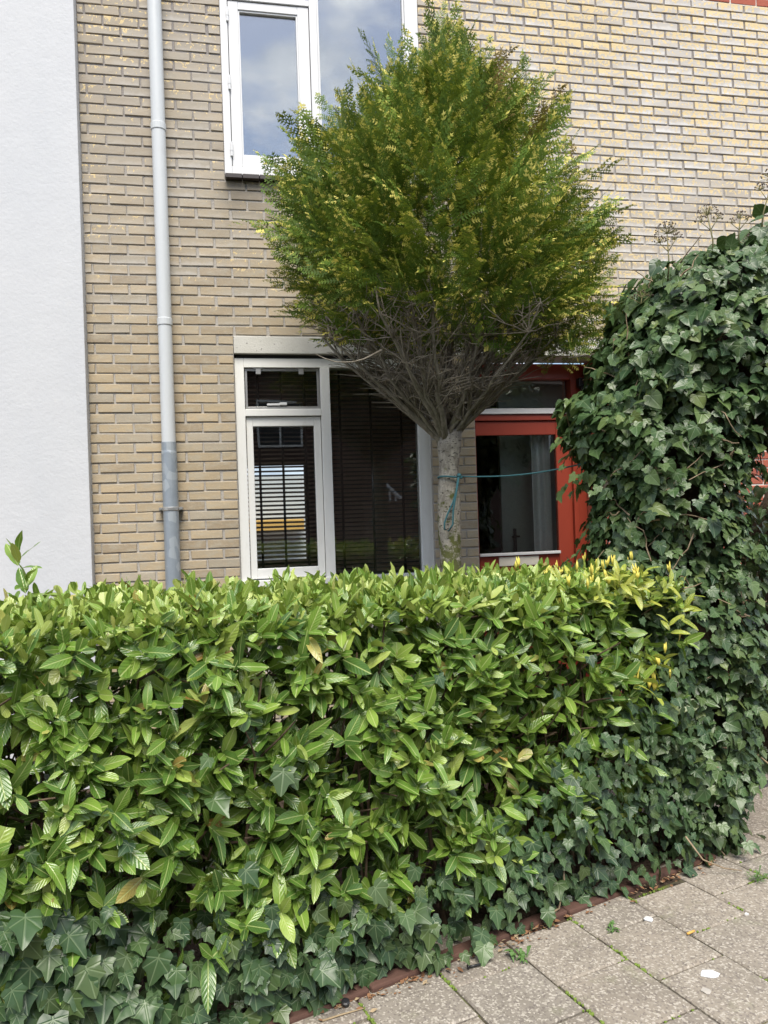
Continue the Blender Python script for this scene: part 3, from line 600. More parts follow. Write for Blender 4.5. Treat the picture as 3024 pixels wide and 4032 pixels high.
# ------------------------------------------------------------------ the tree
tree = empty('conifer_tree', (.353, 4.25, 0)); tag(tree, 'golden green conifer clipped into a round head on a bare grey trunk', 'tree')
bpy.context.view_layer.update()
TB = np.array([.353, 4.25, 0])
mb = MB(); tz = np.linspace(0, 2.06, 22); 
mb.tube(np.stack([.012*np.sin(tz*3)+.012*tz, .01*np.cos(tz*4), tz], -1), .066-.007*tz/2+.006*np.sin(tz*9)+np.where(tz > 1.95, .012, 0), 14)
mb.build('trunk', M_TRUNK, tree, smooth=True)
crown_pts = build_crown(tree)
def curve(p0, d0, p1, n=9, sag=0.0, wob=.011):
    p0, d0, p1 = (np.asarray(v, float) for v in (p0, d0, p1)); t = np.linspace(0, 1, n)[:, None]; c = p0+d0
    P = (1-t)**2*p0+2*t*(1-t)*c+t*t*p1; P[1:-1] += rng.normal(0, wob, (n-2, 3)); return P
limbs = []
for k in range(19):
    a = k*2.399+random.uniform(-.3, .3); r_ = random.uniform(.3, .78); z1 = random.uniform(2.8, 3.2) if r_ < .5 else random.uniform(2.55, 2.8)
    z0 = random.uniform(1.96, 2.14); p1 = (math.cos(a)*r_, math.sin(a)*r_*.9, z1); 
    c = curve((.03*math.cos(a), .03*math.sin(a), z0), (math.cos(a)*r_*.5, math.sin(a)*r_*.45, .12+.1*random.random()), p1); limbs.append(c)
for p1, d0 in (((.80, -.25, 2.52), (.42, -.1, .12)), ((-.72, -.25, 2.66), (-.3, -.1, .14)), ((.55, -.6, 2.62), (.25, -.25, .14)), ((-.4, -.62, 2.7), (-.15, -.3, .2)), ((.05, .05, 3.5), (.02, 0, .6)), ((.15, -.1, 3.3), (.05, -.05, .6)), ((.9, .1, 2.6), (.4, 0, .1)), ((-.8, .05, 2.75), (-.35, 0, .1))):
    limbs.append(curve((0, 0, 2.0), d0, p1))
for c in limbs:
    for q_ in c[1:]:
        r_ = np.hypot(q_[0], q_[1]); lim = min(.05+1.15*max(0, q_[2]-2.03), .66); q_[:2] *= min(1, lim/(r_+1e-6))
    MB().tube(c, np.linspace(random.uniform(.012, .021), .004, len(c)), 7).build('limb', M_LIMB, tree, smooth=True)
tw = MB()
for k in range(1500):
    c = random.choice(limbs); i = random.randint(2, len(c)-1); p0 = c[i]; rad = np.array([p0[0], p0[1], 0]); rad = rad/(np.linalg.norm(rad)+.05)
    d = rad*random.uniform(-.1, .9)+UP*random.uniform(-.15, .8)+rng.normal(0, .45, 3); d = d/np.linalg.norm(d); ln = random.uniform(.12, .42)
    p1 = p0+d*ln; 
    if p1[2] < 2.05+.42*np.hypot(p1[0], p1[1]): p1[2] = 2.08+.5*np.hypot(p1[0], p1[1])
    p1[2] = max(p1[2], p0[2]+.03); zc = 2.74+.16*max(-1, min(1, p1[1]))
    if p1[2] > zc: p1[2] = zc-random.uniform(0, .15)
    if p1[1] > .75 or p0[2] > 2.75: continue
    rm = min(.06+1.12*max(0, p1[2]-2.05), .80 if p1[2] < 2.5 else .62); rr = np.hypot(p1[0], p1[1])
    if rr > rm: p1[:2] *= rm/rr
    tw.tube(curve(p0, (p1-p0)*.5+rng.normal(0, .018, 3), p1, 6, wob=.0025), np.linspace(random.uniform(.003, .005), .0014, 6), 4, False)
    if random.random() < .55:
        q0 = p0*.4+p1*.6; q1 = q0+(d+rng.normal(0, .5, 3))*ln*.4; q1[2] = max(q1[2], q0[2]+.02); tw.tube(curve(q0, (q1-q0)*.5, q1, 4, wob=.004), np.linspace(.003, .0012, 4), 4, False)
for p0, d0, p1 in (((-.34, -.45, 2.42), (-.16, -.1, -.12), (-.66, -.5, 2.40)), ((.62, -.3, 2.38), (.15, -.05, .0), (.90, -.4, 2.47))):
    tw.tube(curve(p0, d0, p1, 8, wob=.003), np.linspace(.005, .002, 8), 5, False)
tw.build('twigs', M_TWIG, tree, smooth=True, kind='stuff')
# ------------------------------------------------------------------ which pieces show largest (z-buffer over sample points)
def project(P):
    c, s = math.cos(-ROLL), math.sin(-ROLL); x = P[..., 0]/P[..., 1]; y = -(P[..., 2]-EYE)/P[..., 1]
    return (x*c-(-y)*s*-1*-1 if False else x*c+y*s)*FL*768+384, (y*c-x*s)*FL*768+512
def brick_samples(bl, n=(9, 4)):
    out = []
    for (u, z, ln, k) in bl:
        a, b = np.meshgrid(np.linspace(-.45, .45, n[0]), np.linspace(-.4, .4, n[1])); uu = u+a.ravel()*ln; zz = z+b.ravel()*(CH-JN)
        out.append(np.stack([uu*CT, 5.15+uu*ST, zz], -1))
    return np.array(out)
sets = {'hedge': hedge_L.samples(), 'low': low_L.samples(), 'auc': auc_L.samples(), 'ivy': ivy_L.samples(), 'drk': drk_L.samples(), 'main': brick_samples(main_b), 'strip': brick_samples(strip_b), 'red': brick_samples(red_b)}
cells = []; deps = []; sid = []; pid = []
for k, (nm, P) in enumerate(sets.items()):
    x, y = project(P); ok = (x > 0) & (x < 768) & (y > 0) & (y < 1024) & (P[..., 1] > .3); ii = np.broadcast_to(np.arange(len(P))[:, None], x.shape)
    cells.append((x[ok]//4+(y[ok]//4)*200).astype(int)); deps.append(P[..., 1][ok]); sid.append(np.full(ok.sum(), k)); pid.append(ii[ok])
x, y = project(crown_pts); ok = (x > 0) & (x < 768) & (y > 0) & (y < 1024); cells.append((x[ok]//4+(y[ok]//4)*200).astype(int)); deps.append(crown_pts[ok, 1]); sid.append(np.full(ok.sum(), 99)); pid.append(np.zeros(ok.sum(), int))
cells, deps, sid, pid = map(np.concatenate, (cells, deps, sid, pid)); od = np.lexsort((deps, cells)); first = np.unique(cells[od], return_index=True)[1]; win = od[first]
chosen = {}
for k, nm in enumerate(sets):
    w = pid[win][sid[win] == k]; cnt = np.bincount(w, minlength=len(sets[nm])); o = np.argsort(-cnt, kind='stable')[:300]; chosen[nm] = o[cnt[o] > 0]
# ------------------------------------------------------------------ the house
house = empty('brick_house', (0, 5.15, 0), TH); tag(house, 'tan brick house front with white upper window and red front door', 'house')
def at_wall(name, u, w, z): return empty(name, WP(u, w, z), TH)
wall = boxes('wall', [(-1.372, -.972, .007, .28, -.05, 5.6), (-.972, .341, .007, .28, 2.787, 3.80), (-.9719, -.955, .0071, .28, 1.0, 2.787), (.341, 3.7, .007, .28, 2.787, 5.6), (.341, .658, .0071, .28, -.05, 2.787), (-.955, .3409, .0071, .28, -.05, 1.0), (1.612, 3.7, .0072, .28, -.05, 2.787), (1.95, 3.7, .0073, .2, 2.67, 2.80)], M_MORT, house, 0)
def emit_bricks(bl, ch, parent, mat, u_off=0.0, depth=.0):
    ch = set(int(i) for i in ch); cache = {}; V = []; Q = []; U = []; A = []; n = 0
    for i, (u, z, ln, k) in enumerate(bl):
        tint = random.random(); dy = random.uniform(-.0022, .0018)+depth
        if i in ch:
            key = (round(ln/.012), random.randint(0, 3))
            if key not in cache:
                t = brick_template(ln, CH-JN, .05, hash(key) & 255); me = mesh_np('brick', t[0], t[1], None, t[2], smooth=False); me.materials.append(mat); cache[key] = me
            o = bpy.data.objects.new('brick', cache[key]); COL.objects.link(o); o.parent = parent; o.location = (u-u_off, dy, z); o.rotation_euler = (0, random.uniform(-.004, .004), random.uniform(-.004, .004)); o['tint'] = tint
        else:
            t = brick_template(ln, CH-JN, .05, random.randint(0, 999)); V.append(t[0]+np.array([u-u_off, dy, z])); Q.append(t[1]+n); U.append(t[2]); A.append(np.full(len(t[0]), tint)); n += len(t[0])
    if V:
        o = link('brickwork', mesh_np('brickwork', np.concatenate(V), np.concatenate(Q), None, np.concatenate(U), {'tint': np.concatenate(A)}, smooth=False), mat, parent); o['kind'] = 'stuff'
emit_bricks(main_b, chosen['main'], wall, M_BRICK)
M_WMORT = simple('white_mortar', (.60, .56, .52), .95)
redw = boxes('red_brick_panel', [(1.613, 3.69, .0045, .0068, -.04, 2.674)], M_WMORT, house, 0)
boxes('red_band_mortar', [(1.3, 3.69, .0045, .0068, 5.285, 5.56)], M_WMORT, house, 0)
emit_bricks(red_b, chosen['red'][:60], redw, M_RED)
boxes('lintel', [(-.953, 1.95, -.004, .26, 2.675, 2.787)], M_CONC, house, .004)
# neighbouring narrow strip of brickwork left of the downpipe
ns = at_wall('brick_strip', -1.61, 0, 0); tag(ns, 'narrow strip of tan brick wall between white rendered wall and downpipe', 'brick wall')
sw = boxes('wall', [(-.26, .237, .007, .28, -.05, 5.6)], M_MORT, ns, 0); emit_bricks(strip_b, chosen['strip'], sw, M_BRICK, -1.61)
wr = at_wall('rendered_wall', -3.0, -.08, 0); tag(wr, 'smooth white rendered wall filling the left edge', 'wall')
boxes('wall_face', [(-2.2, 1.15, 0, .36, -.05, 6.4)], M_RENDER, wr, .004)
# upper window
uw = empty('upper_window', (0, 0, 0)); uw.parent = house
boxes('frame', [(-.972, -.925, -.012, .08, 3.828, 6.0), (.251, .341, -.012, .08, 3.828, 6.0), (-.925, .251, -.012, .08, 3.828, 3.882), (-.395, -.347, -.014, .08, 3.882, 6.0), (-.925, -.395, -.013, .08, 4.962, 5.0), (-.925, -.395, -.012, .08, 5.9, 6.0)], M_WHITE, uw, .003)
boxes('sash', [(-.921, -.857, -.004, .06, 3.886, 4.957), (-.472, -.399, -.004, .06, 3.886, 4.957), (-.857, -.472, -.003, .06, 3.886, 3.956), (-.857, -.472, -.003, .06, 4.905, 4.957)], M_WHITE, uw, .003)
boxes('glazing_bead', [(-.857, -.847, .004, .05, 3.956, 4.905), (-.482, -.472, .004, .05, 3.956, 4.905), (-.847, -.482, .0045, .05, 3.956, 3.967), (-.847, -.482, .0045, .05, 4.894, 4.905), (-.345, -.332, .002, .05, 3.883, 6.0), (.238, .25, .002, .05, 3.883, 6.0)], M_WHITE, uw, .001)
for x0, x1, z0, z1 in ((-.848, -.481, 3.96, 4.9), (-.346, .25, 3.882, 6.0), (-.924, -.396, 5.0, 5.9)): boxes('pane', [(x0, x1, .022, .026, z0, z1)], M_GLASSU, uw, 0)
for zc in (4.86, 4.42, 3.99): MB().tube([(-.925, -.016, zc-.045), (-.925, -.016, zc-.012), (-.925, -.016, zc-.010), (-.925, -.016, zc+.045)], [.009, .009, .0105, .009], 8).build('hinge', M_WHITE, uw, smooth=False)
for k in range(12): boxes('sill_tile', [(-.97+k*.1092, -.97+k*.1092+.1055, -.045, .05, 3.794, 3.824)], M_TILE, uw, .003)
# lower window
lw = empty('lower_window', (0, 0, 0)); lw.parent = house
boxes('frame', [(-.953, -.892, .025, .12, 1.2, 2.650), (.262, .344, .025, .12, 1.2, 2.650), (-.892, .262, .025, .12, 2.590, 2.650), (-.397, -.334, .023, .12, 1.2, 2.590), (-.892, -.397, .020, .12, 2.272, 2.318), (-.953, .344, .010, .13, 1.16, 1.2)], M_OFFW, lw, .003)
boxes('gap_shade', [(-.953, .344, .04, .1, 2.651, 2.674)], M_GAPSHADE, lw, 0)  # black strip standing in for the shade in the gap under the lintel
boxes('sash', [(-.888, -.846, .040, .1, 1.21, 2.268), (-.447, -.401, .040, .1, 1.21, 2.268), (-.846, -.447, .041, .1, 2.207, 2.268), (-.846, -.447, .041, .1, 1.21, 1.275)], M_OFFW, lw, .003)
boxes('vent_sash', [(-.888, -.873, .045, .07, 2.322, 2.585), (-.416, -.401, .045, .07, 2.322, 2.585), (-.873, -.416, .045, .07, 2.322, 2.336), (-.873, -.416, .045, .07, 2.571, 2.585)], M_STEEL, lw, .001)
for x0, x1, z0, z1, y in ((-.846, -.447, 1.275, 2.207, .065), (-.333, .261, 1.2, 2.59, .06), (-.873, -.416, 2.336, 2.571, .056)): boxes('pane', [(x0, x1, y, y+.004, z0, z1)], M_GLASSL, lw, 0)
for u in (-.80, -.52): boxes('hinge', [(u-.016, u+.016, .032, .045, 2.548, 2.586), (u-.03, u+.03, .034, .045, 2.582, 2.592)], M_STEEL, lw, .001)
st = boxes('window_stay', [(-.75, -.665, .036, .05, 2.344, 2.356), (-.668, -.62, .033, .05, 2.346, 2.362)], M_WHITE, lw, .002); st.rotation_euler = (0, -.0, 0)
# front door, set back under the lintel
fd = empty('front_door', (0, 0, 0)); fd.parent = house; D = .28
boxes('frame', [(1.50, 1.602, D, D+.1, -.0, 2.674), (.6, 1.50, D, D+.1, 2.56, 2.674), (.6, 1.50, D-.004, D+.1, 2.258, 2.302), (.60, .70, D, D+.1, 0, 2.56)], M_DOOR, fd, .004)
boxes('side_panel', [(1.602, 1.90, D+.02, D+.06, 2.0, 2.674)], M_DOOR, fd, .003)
boxes('frame_bead', [(1.536, 1.541, D-.003, D, .3, 2.55), (1.478, 1.4995, D+.03, D+.09, .3, 2.255)], M_DOOR, fd, .001)
boxes('toplight_sill', [(.70, 1.466, D-.012, D+.06, 2.318, 2.345), (.70, 1.466, D-.02, D+.05, 2.304, 2.3175)], M_WHITE, fd, .003)
boxes('pane', [(.70, 1.466, D+.05, D+.054, 2.346, 2.56)], M_GLASSL, fd, 0)
boxes('stile', [(1.374, 1.478, D+.012, D+.06, 0, 2.252), (.70, .755, D+.012, D+.06, 0, 2.252), (.755, 1.374, D+.0125, D+.06, 2.152, 2.252), (.755, 1.374, D+.0125, D+.06, 0, 1.27)], M_DOOR, fd, .004)
boxes('weather_bar', [(.752, 1.376, D-.012, D+.02, 1.272, 1.292)], M_WHITE, fd, .003)
boxes('letterbox', [(.899, 1.208, D+.004, D+.012, 1.195, 1.262)], M_BRASS, fd, .003); 
boxes('pane', [(.755, 1.374, D+.03, D+.034, 1.292, 2.152)], M_GLASSL, fd, 0)
boxes('reveal', [(1.604, 1.622, .0091, D+.09, 0, 2.674)], M_RED, house, 0)
# rooms behind the glass
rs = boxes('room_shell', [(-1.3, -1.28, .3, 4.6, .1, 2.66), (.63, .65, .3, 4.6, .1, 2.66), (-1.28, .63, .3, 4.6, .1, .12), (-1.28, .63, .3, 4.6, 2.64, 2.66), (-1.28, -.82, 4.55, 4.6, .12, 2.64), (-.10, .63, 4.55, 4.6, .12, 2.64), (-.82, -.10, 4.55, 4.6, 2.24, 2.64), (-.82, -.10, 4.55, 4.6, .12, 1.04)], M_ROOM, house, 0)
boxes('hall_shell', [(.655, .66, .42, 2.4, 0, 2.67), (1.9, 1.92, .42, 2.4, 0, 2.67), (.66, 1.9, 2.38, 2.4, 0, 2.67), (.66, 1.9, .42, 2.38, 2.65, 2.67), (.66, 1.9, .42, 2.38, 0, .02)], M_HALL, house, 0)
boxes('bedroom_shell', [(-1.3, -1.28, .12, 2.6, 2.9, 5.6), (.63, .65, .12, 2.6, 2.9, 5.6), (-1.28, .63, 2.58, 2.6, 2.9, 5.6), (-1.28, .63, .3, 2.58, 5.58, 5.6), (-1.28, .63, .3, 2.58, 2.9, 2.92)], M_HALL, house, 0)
idr = at_wall('inner_door', 1.36, .56, 0); tag(idr, 'grey green inner door standing ajar behind the front door glass', 'door')
boxes('leaf', [(-.33, .36, 0, .04, .05, 2.6)], M_INNER, idr, .004); MB().tube([(-.27, -.05, 1.40), (-.22, -.05, 1.40), (-.21, -.05, 1.40)], .008, 6).tube([(-.235, -.02, 1.28), (-.235, -.02, 1.46)], .012, 6).build('handle', M_BLACK, idr)
def cloth(name, u0, u1, w, z0, z1, folds, amp, m, parent):
    n = folds*8; uu = np.linspace(u0, u1, n+1); V = []
    for i, u in enumerate(uu):
        y = w+amp*math.sin(i/8*2*math.pi)*(1+.3*math.sin(i*.9))
        for z in (z0, (z0+z1)/2, z1): V.append((u+.004*math.sin(i*1.3)*(z-z0), y, z))
    Q = [(i*3+j, (i+1)*3+j, (i+1)*3+j+1, i*3+j+1) for i in range(n) for j in (0, 1)]
    return link(name, mesh_np(name, V, Q), m, parent)
cu = at_wall('curtain', 1.30, .41, 0); tag(cu, 'white gathered curtain behind the front door glass', 'curtain'); cloth('cloth', -.075, .075, 0, 1.0, 2.3, 3, .016, M_CURT, cu)
# venetian blinds: every slat a part
def blind(name, u0, u1, z0, z1, label, tilt):
    b = at_wall(name, (u0+u1)/2, .17, 0); tag(b, label, 'blind', 'dark venetian blinds in the lower window'); w = (u1-u0)/2
    hd = .0175; V = []; 
    for sx in (-w, w):
        for a in (-1, -.33, .33, 1): V.append((sx, a*hd*math.cos(tilt), a*hd*math.sin(tilt)+.0025*(1-a*a)))
    me = mesh_np('slat', V, [(0, 4, 5, 1), (1, 5, 6, 2), (2, 6, 7, 3)]); me.materials.append(M_SLAT)
    z = z1
    while z > z0:
        o = bpy.data.objects.new('slat', me); COL.objects.link(o); o.parent = b; o.location = (0, 0, z); o.rotation_euler = (random.gauss(0, .03), random.gauss(0, .0025), 0); z -= .0288
    boxes('headrail', [(-w, w, -.02, .02, z1+.015, z1+.05)], M_SLAT, b, .002)
    for f in (-.62, -.0, .62): boxes('ladder_tape', [(f*w-.008, f*w+.008, -.0205, -.0195, z0, z1+.015)], M_TAPE, b, 0)
blind('venetian_blind', -.90, -.40, 1.22, 2.58, 'dark brown venetian blind behind the narrow left casement', math.radians(24))
blind('venetian_blind', -.385, .30, 1.22, 2.58, 'dark brown venetian blind behind the wide right pane', math.radians(36))
# wall lamp
lp = at_wall('wall_lamp', 1.583, D-.002, 2.51); tag(lp, 'black sensor lamp on the red door frame', 'lamp')
boxes('housing', [(-.042, .042, -.05, 0, -.02, .055)], M_BLACK, lp, .012); MB().ball((0, -.045, -.022), .034, 2).build('shade', M_BLACK, lp, smooth=True)
boxes('sensor', [(-.015, .024, -.082, -.07, -.035, -.012)], simple('sensor_lens', (.35, .36, .36), .3), lp, .003)
# downpipe
dp = at_wall('downpipe', -1.373, -.062, 0); tag(dp, 'pale grey plastic downpipe with zinc lower end on the brick wall', 'downpipe')
MB().tube([(0, 0, 2.10), (0, 0, 5.6)], .043, 24, False).build('pipe', M_PIPE, dp, smooth=True)
for zc in (4.085, 2.862): MB().tube([(0, 0, zc-.03), (0, 0, zc-.0285), (0, 0, zc-.026), (0, 0, zc+.0), (0, 0, zc+.012), (0, 0, zc+.016)], [.043, .0465, .0472, .0472, .0472, .0435], 20).build('collar', M_PIPE, dp, smooth=False)
MB().tube([(0, 0, 0), (0, 0, 2.035), (0, 0, 2.05), (0, 0, 2.102)], [.0475, .0475, .0455, .0455], 20).build('zinc_sleeve', M_ZINC, dp, smooth=False)
br = MB().tube([(0, 0, 1.672), (0, 0, 1.676), (0, 0, 1.692), (0, 0, 1.696)], [.048, .0525, .0525, .048], 20).box(-.072, -.045, -.008, .06, 1.674, 1.694).box(.045, .072, -.008, .06, 1.674, 1.694).build('bracket', M_STEEL, dp)
for sx in (-.062, .062): MB().tube([(sx, -.02, 1.684), (sx, -.008, 1.684)], .007, 8).build('bolt', M_STEEL, dp)
# ------------------------------------------------------------------ hedge, ivies
hd = empty('laurel_hedge', (HO[0], HO[1], 0), HA); tag(hd, 'clipped cherry laurel hedge with glossy light green leaves beside the pavement', 'hedge')
al = empty('spotted_laurel', (1.06, 3.30, 0)); tag(al, 'yellow speckled spotted laurel at the right end of the hedge', 'shrub')
iv = empty('ivy', (1.5, 3.7, 0)); tag(iv, 'tall dense ivy towering over the right end of the hedge', 'ivy')
li = empty('ivy', (HO[0], HO[1], 0), HA); tag(li, 'low dark ivy creeping through the foot of the hedge', 'ivy')
di = empty('ivy', (2.6, 4.7, 0)); tag(di, 'shaded dark ivy bush beyond the path at the right edge', 'ivy')
bpy.context.view_layer.update()
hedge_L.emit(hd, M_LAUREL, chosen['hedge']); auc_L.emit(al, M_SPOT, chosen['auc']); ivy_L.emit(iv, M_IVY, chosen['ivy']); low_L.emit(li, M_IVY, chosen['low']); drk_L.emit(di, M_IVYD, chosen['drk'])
def local(o, P): m = np.array(o.matrix_world.inverted()); return np.asarray(P)@m[:3, :3].T+m[:3, 3]
tb = MB()
for k in range(150):
    s0 = random.uniform(-2.1, 1.4); o0 = random.uniform(-.6, -.12); z1 = random.uniform(.75, 1.24); s1 = s0+random.gauss(0, .12); o1 = min(-.02, o0+random.uniform(-.12, .22)); n = 9; t = np.linspace(0, 1, n)
    P = hw_pt(s0+(s1-s0)*t+.018*np.cumsum(rng.normal(0, .5, n)), o0+(o1-o0)*t**1.5+.012*np.cumsum(rng.normal(0, .5, n)), z1*t); tb.tube(local(hd, P), np.linspace(random.uniform(.005, .011), .0035, n), 5, False)
    for j in range(3):
        i = random.randint(4, 8); e = P[i]+HN3*random.uniform(.02, .16)+UP*random.uniform(.02, .14)+HE3*random.gauss(0, .07); tb.tube(local(hd, np.array([P[i], (P[i]+e)/2+rng.normal(0, .01, 3), e])), [.0045, .0035, .0025], 4, False)
for k in range(110):
    s0 = random.uniform(-1.7, 1.3); z0 = random.uniform(.45, 1.2); P0 = hw_pt(np.float64(s0), np.float64(-.16), np.float64(z0)); e = P0+HN3*random.uniform(.08, .17)+UP*random.uniform(.02, .12)+HE3*random.gauss(0, .06)
    tb.tube(local(hd, np.array([P0, (P0+e)/2+rng.normal(0, .012, 3), e])), [.0055, .0045, .003], 5, False)
tb.build('branches', M_STEM, hd, smooth=True, kind='stuff')
# upright yellow buds of the spotted laurel
for k in range(40):
    c = hw_pt(np.float64(random.uniform(.70, 1.42)), np.float64(random.uniform(-.5, .0)), np.float64(random.uniform(1.27, 1.36))) if k < 32 else hw_pt(np.float64(random.uniform(1.0, 1.25)), np.float64(.05), np.float64(random.uniform(.80, .97)))
    b = MB()
    for j in range(4):
        d = np.array([random.gauss(0, .18), random.gauss(0, .18), 1]); d /= np.linalg.norm(d); h = random.uniform(.03, .055); b.tube(np.array([[0, 0, 0], d*h*.5, d*h]), [.0025, .0062, .0008], 5)
    o = b.build('bud', M_BUD if 'M_BUD' in globals() else globals().setdefault('M_BUD', simple('yellow_bud', (.60, .52, .09), .5)), al, tuple(local(al, c)), smooth=True)
# ivy: stems, solid dark hull added inside to block the view through, berry umbels
def hull(name, T, inset, parent, m):
    V = []; k = 18
    for row in T:
        z, xl, xr, yc, yh = row; w = (xr-xl)/2-inset; yh = max(.03, yh-inset); w = max(.03, w)
        for j in range(k):
            a = j*2*math.pi/k; ca, sa = math.cos(a), math.sin(a); V.append(((xl+xr)/2+np.sign(ca)*abs(ca)**.7*w+random.gauss(0, .012), yc+np.sign(sa)*abs(sa)**.7*yh+random.gauss(0, .012), z))
    n = len(T); Q = [(i*k+j, i*k+(j+1) % k, (i+1)*k+(j+1) % k, (i+1)*k+j) for i in range(n-1) for j in range(k)]
    V.append((*np.mean(np.array(V[-k:]), 0)[:2], T[-1][0]+.02)); Tt = [((n-1)*k+j, (n-1)*k+(j+1) % k, n*k) for j in range(k)]
    return link(name, mesh_np(name, local(parent, np.array(V)), Q, Tt), m, parent)
hull('stem_core_hull', IV, .15, iv, M_MASS); hull('stem_core_hull', IVD, .10, di, M_MASS)
sb = MB()
P, Nn = ivy_sample(900)
for p, nn in list(zip(P, Nn))[:420]:
    if nn[1] > .3: continue
    if not (1.0 < p[2] < 2.0) and random.random() < .72: continue
    d = np.cross(nn, UP)*random.gauss(0, .8)+UP*random.uniform(-.4, 1); d /= np.linalg.norm(d); ln = random.uniform(.06, .26); n = 6; t = np.linspace(0, 1, n)[:, None]
    Q_ = p+nn*random.uniform(-.02, .03)+d*ln*(t-.5)+np.cumsum(rng.normal(0, .012, (n, 3)), 0); sb.tube(local(iv, Q_), np.linspace(random.uniform(.0025, .0055), .0018, n), 5, False)
sb.build('stems', M_IVSTEM, iv, smooth=True, kind='stuff')
def umbel(parent, base, head, r, n):
    base, head = np.array(base), np.array(head); b = MB(); mid = (base+head)/2+rng.normal(0, .01, 3); b.tube(local(parent, np.array([base, mid, head])), [.0042, .0034, .0026], 6)
    for hub, rr, nn in ((head, r, n), (mid*.35+head*.65+np.array([.035, -.01, .02]), r*.6, n//2), (mid*.4+head*.6+np.array([-.04, 0, .015]), r*.6, n//2)):
        if rr < r: b.tube(local(parent, np.array([mid*.6+head*.4, hub])), [.0024, .0018], 4)
        for j in range(nn):
            d = rng.normal(size=3); d[2] = abs(d[2])*.9+.1; d /= np.linalg.norm(d); e = hub+d*rr*random.uniform(.75, 1.05); b.tube(local(parent, np.array([hub, e])), [.0012, .001], 3, False)
    o = b.build('umbel', M_PED, parent, smooth=True); f = MB()
    for hub, rr, nn in ((head, r, n), (mid*.35+head*.65+np.array([.035, -.01, .02]), r*.6, n//2), (mid*.4+head*.6+np.array([-.04, 0, .015]), r*.6, n//2)):
        for j in range(nn):
            d = rng.normal(size=3); d[2] = abs(d[2])*.9+.1; d /= np.linalg.norm(d); f.ball(local(parent, hub+d*rr), random.uniform(.0028, .0048), 1)
    ob = f.build('berries', M_BERRY, o, smooth=True); ob['kind'] = 'stuff'
for bx, bz, hx, hz, r, n in ((1.40, 2.62, 1.39, 2.90, .055, 40), (1.63, 2.74, 1.585, 2.98, .05, 30), (1.76, 2.82, 1.74, 2.96, .035, 18), (1.86, 2.86, 1.90, 3.14, .055, 34), (1.78, 2.66, 1.77, 2.82, .06, 40), (1.94, 2.9, 2.02, 3.0, .05, 26), (1.29, 2.5, 1.26, 2.60, .035, 16)):
    umbel(iv, (bx, 3.72, bz), (hx, 3.66, hz), r, n)
# ------------------------------------------------------------------ rope tied round the trunk
rp = empty('rope', (.375, 4.25, 1.8)); tag(rp, 'teal rope tied round the tree trunk with a hanging loop', 'rope'); bpy.context.view_layer.update()
def ropepts(P): return local(rp, np.array(P))
a = np.linspace(0, 2*np.pi, 17); MB().tube(ropepts(np.stack([.374+.069*np.cos(a), 4.25+.069*np.sin(a), 1.80+.004*np.sin(2*a)], -1)), .0055, 6).build('knot_ring', M_ROPE, rp, smooth=True)
MB().ball((.04, -.07, .005), .013, 2).ball((.05, -.068, -.006), .009, 2).build('knot', M_ROPE, rp, smooth=True)
t = np.linspace(0, 1, 12); MB().tube(ropepts(np.stack([.42+.66*t, 4.20-.42*t, 1.80+.045*t-.03*np.sin(np.pi*t)], -1)), .0042, 6).build('line', M_ROPE, rp, smooth=True)
lo = [(.41, 4.18, 1.80), (.395, 4.17, 1.72), (.375, 4.165, 1.66), (.345, 4.165, 1.60), (.325, 4.165, 1.55), (.325, 4.165, 1.515), (.345, 4.165, 1.505), (.37, 4.16, 1.54), (.375, 4.16, 1.62), (.392, 4.16, 1.70), (.412, 4.175, 1.795)]
MB().tube(ropepts(lo), .0052, 6).build('loop', M_ROPE, rp, smooth=True)
# ------------------------------------------------------------------ small things on the paving
def flat_leaf(name, x, y, size, rz, m, label, cat, group=None, curl=.2, z=.004):
    t = t_laurel(.5, .35, -curl, .1, 1, 6, int(x*1000) & 255); o = link(name, mesh_np(name, t[0]*size, t[1], None, t[3]), m); o.location = (x, y, z); o.rotation_euler = (random.uniform(-.15, .15), random.uniform(-.2, .2), rz); return tag(o, label, cat, group)
G = 'dead leaves and bits lying along the foot of the hedge'
flat_leaf('dead_leaf', -.365, 2.528, .11, .6, M_STRAW, 'largest curled pale dead leaf by the brown edging at the bottom', 'dead leaf', G)
flat_leaf('dead_leaf', .474, 2.931, .03, 2.0, M_DEAD, 'small reddish dead leaf alone on the slab near the hedge', 'dead leaf', G)
for nm, m_, cnt in (('leaf_litter', M_DEAD, 230), ('pale_litter', M_STRAW, 120)):
    V = []; Q = []; n = 0
    for k in range(cnt):
        t = t_laurel(.5, .35, -.2, .1, 1, 4, k); s0 = random.choice([random.gauss(-.2, .12), random.gauss(.38, .12), random.uniform(-.5, 1.3), random.gauss(1.2, .15)]); c = hw_pt(np.float64(s0), np.float64(.03+abs(random.gauss(0, .035))), np.float64(.004))
        a = random.uniform(0, 6.28); sc = random.uniform(.008, .03); X = np.array([math.cos(a), math.sin(a), random.uniform(-.3, .3)])*(.35 if m_ is M_STRAW and random.random() < .5 else 1); Y = np.array([-math.sin(a), math.cos(a), random.uniform(-.2, .3)])
        V.append(c+sc*(t[0][:, 0, None]*X+t[0][:, 1, None]*Y+t[0][:, 2, None]*UP)); Q.append(t[1]+n); n += len(t[0])
    tag(link(nm, mesh_np(nm, np.concatenate(V), np.concatenate(Q)), m_), kind='stuff')
def stick(name, pts, r, m, label, cat, group=None):
    P = np.array(pts, float); c = P.mean(0); c[2] = 0; o = MB().tube(P-c, np.linspace(r, r*.6, len(P)), 6).build(name, m, None, tuple(c), smooth=True); return tag(o, label, cat, group)
GT = 'dry twigs lying on the paving'
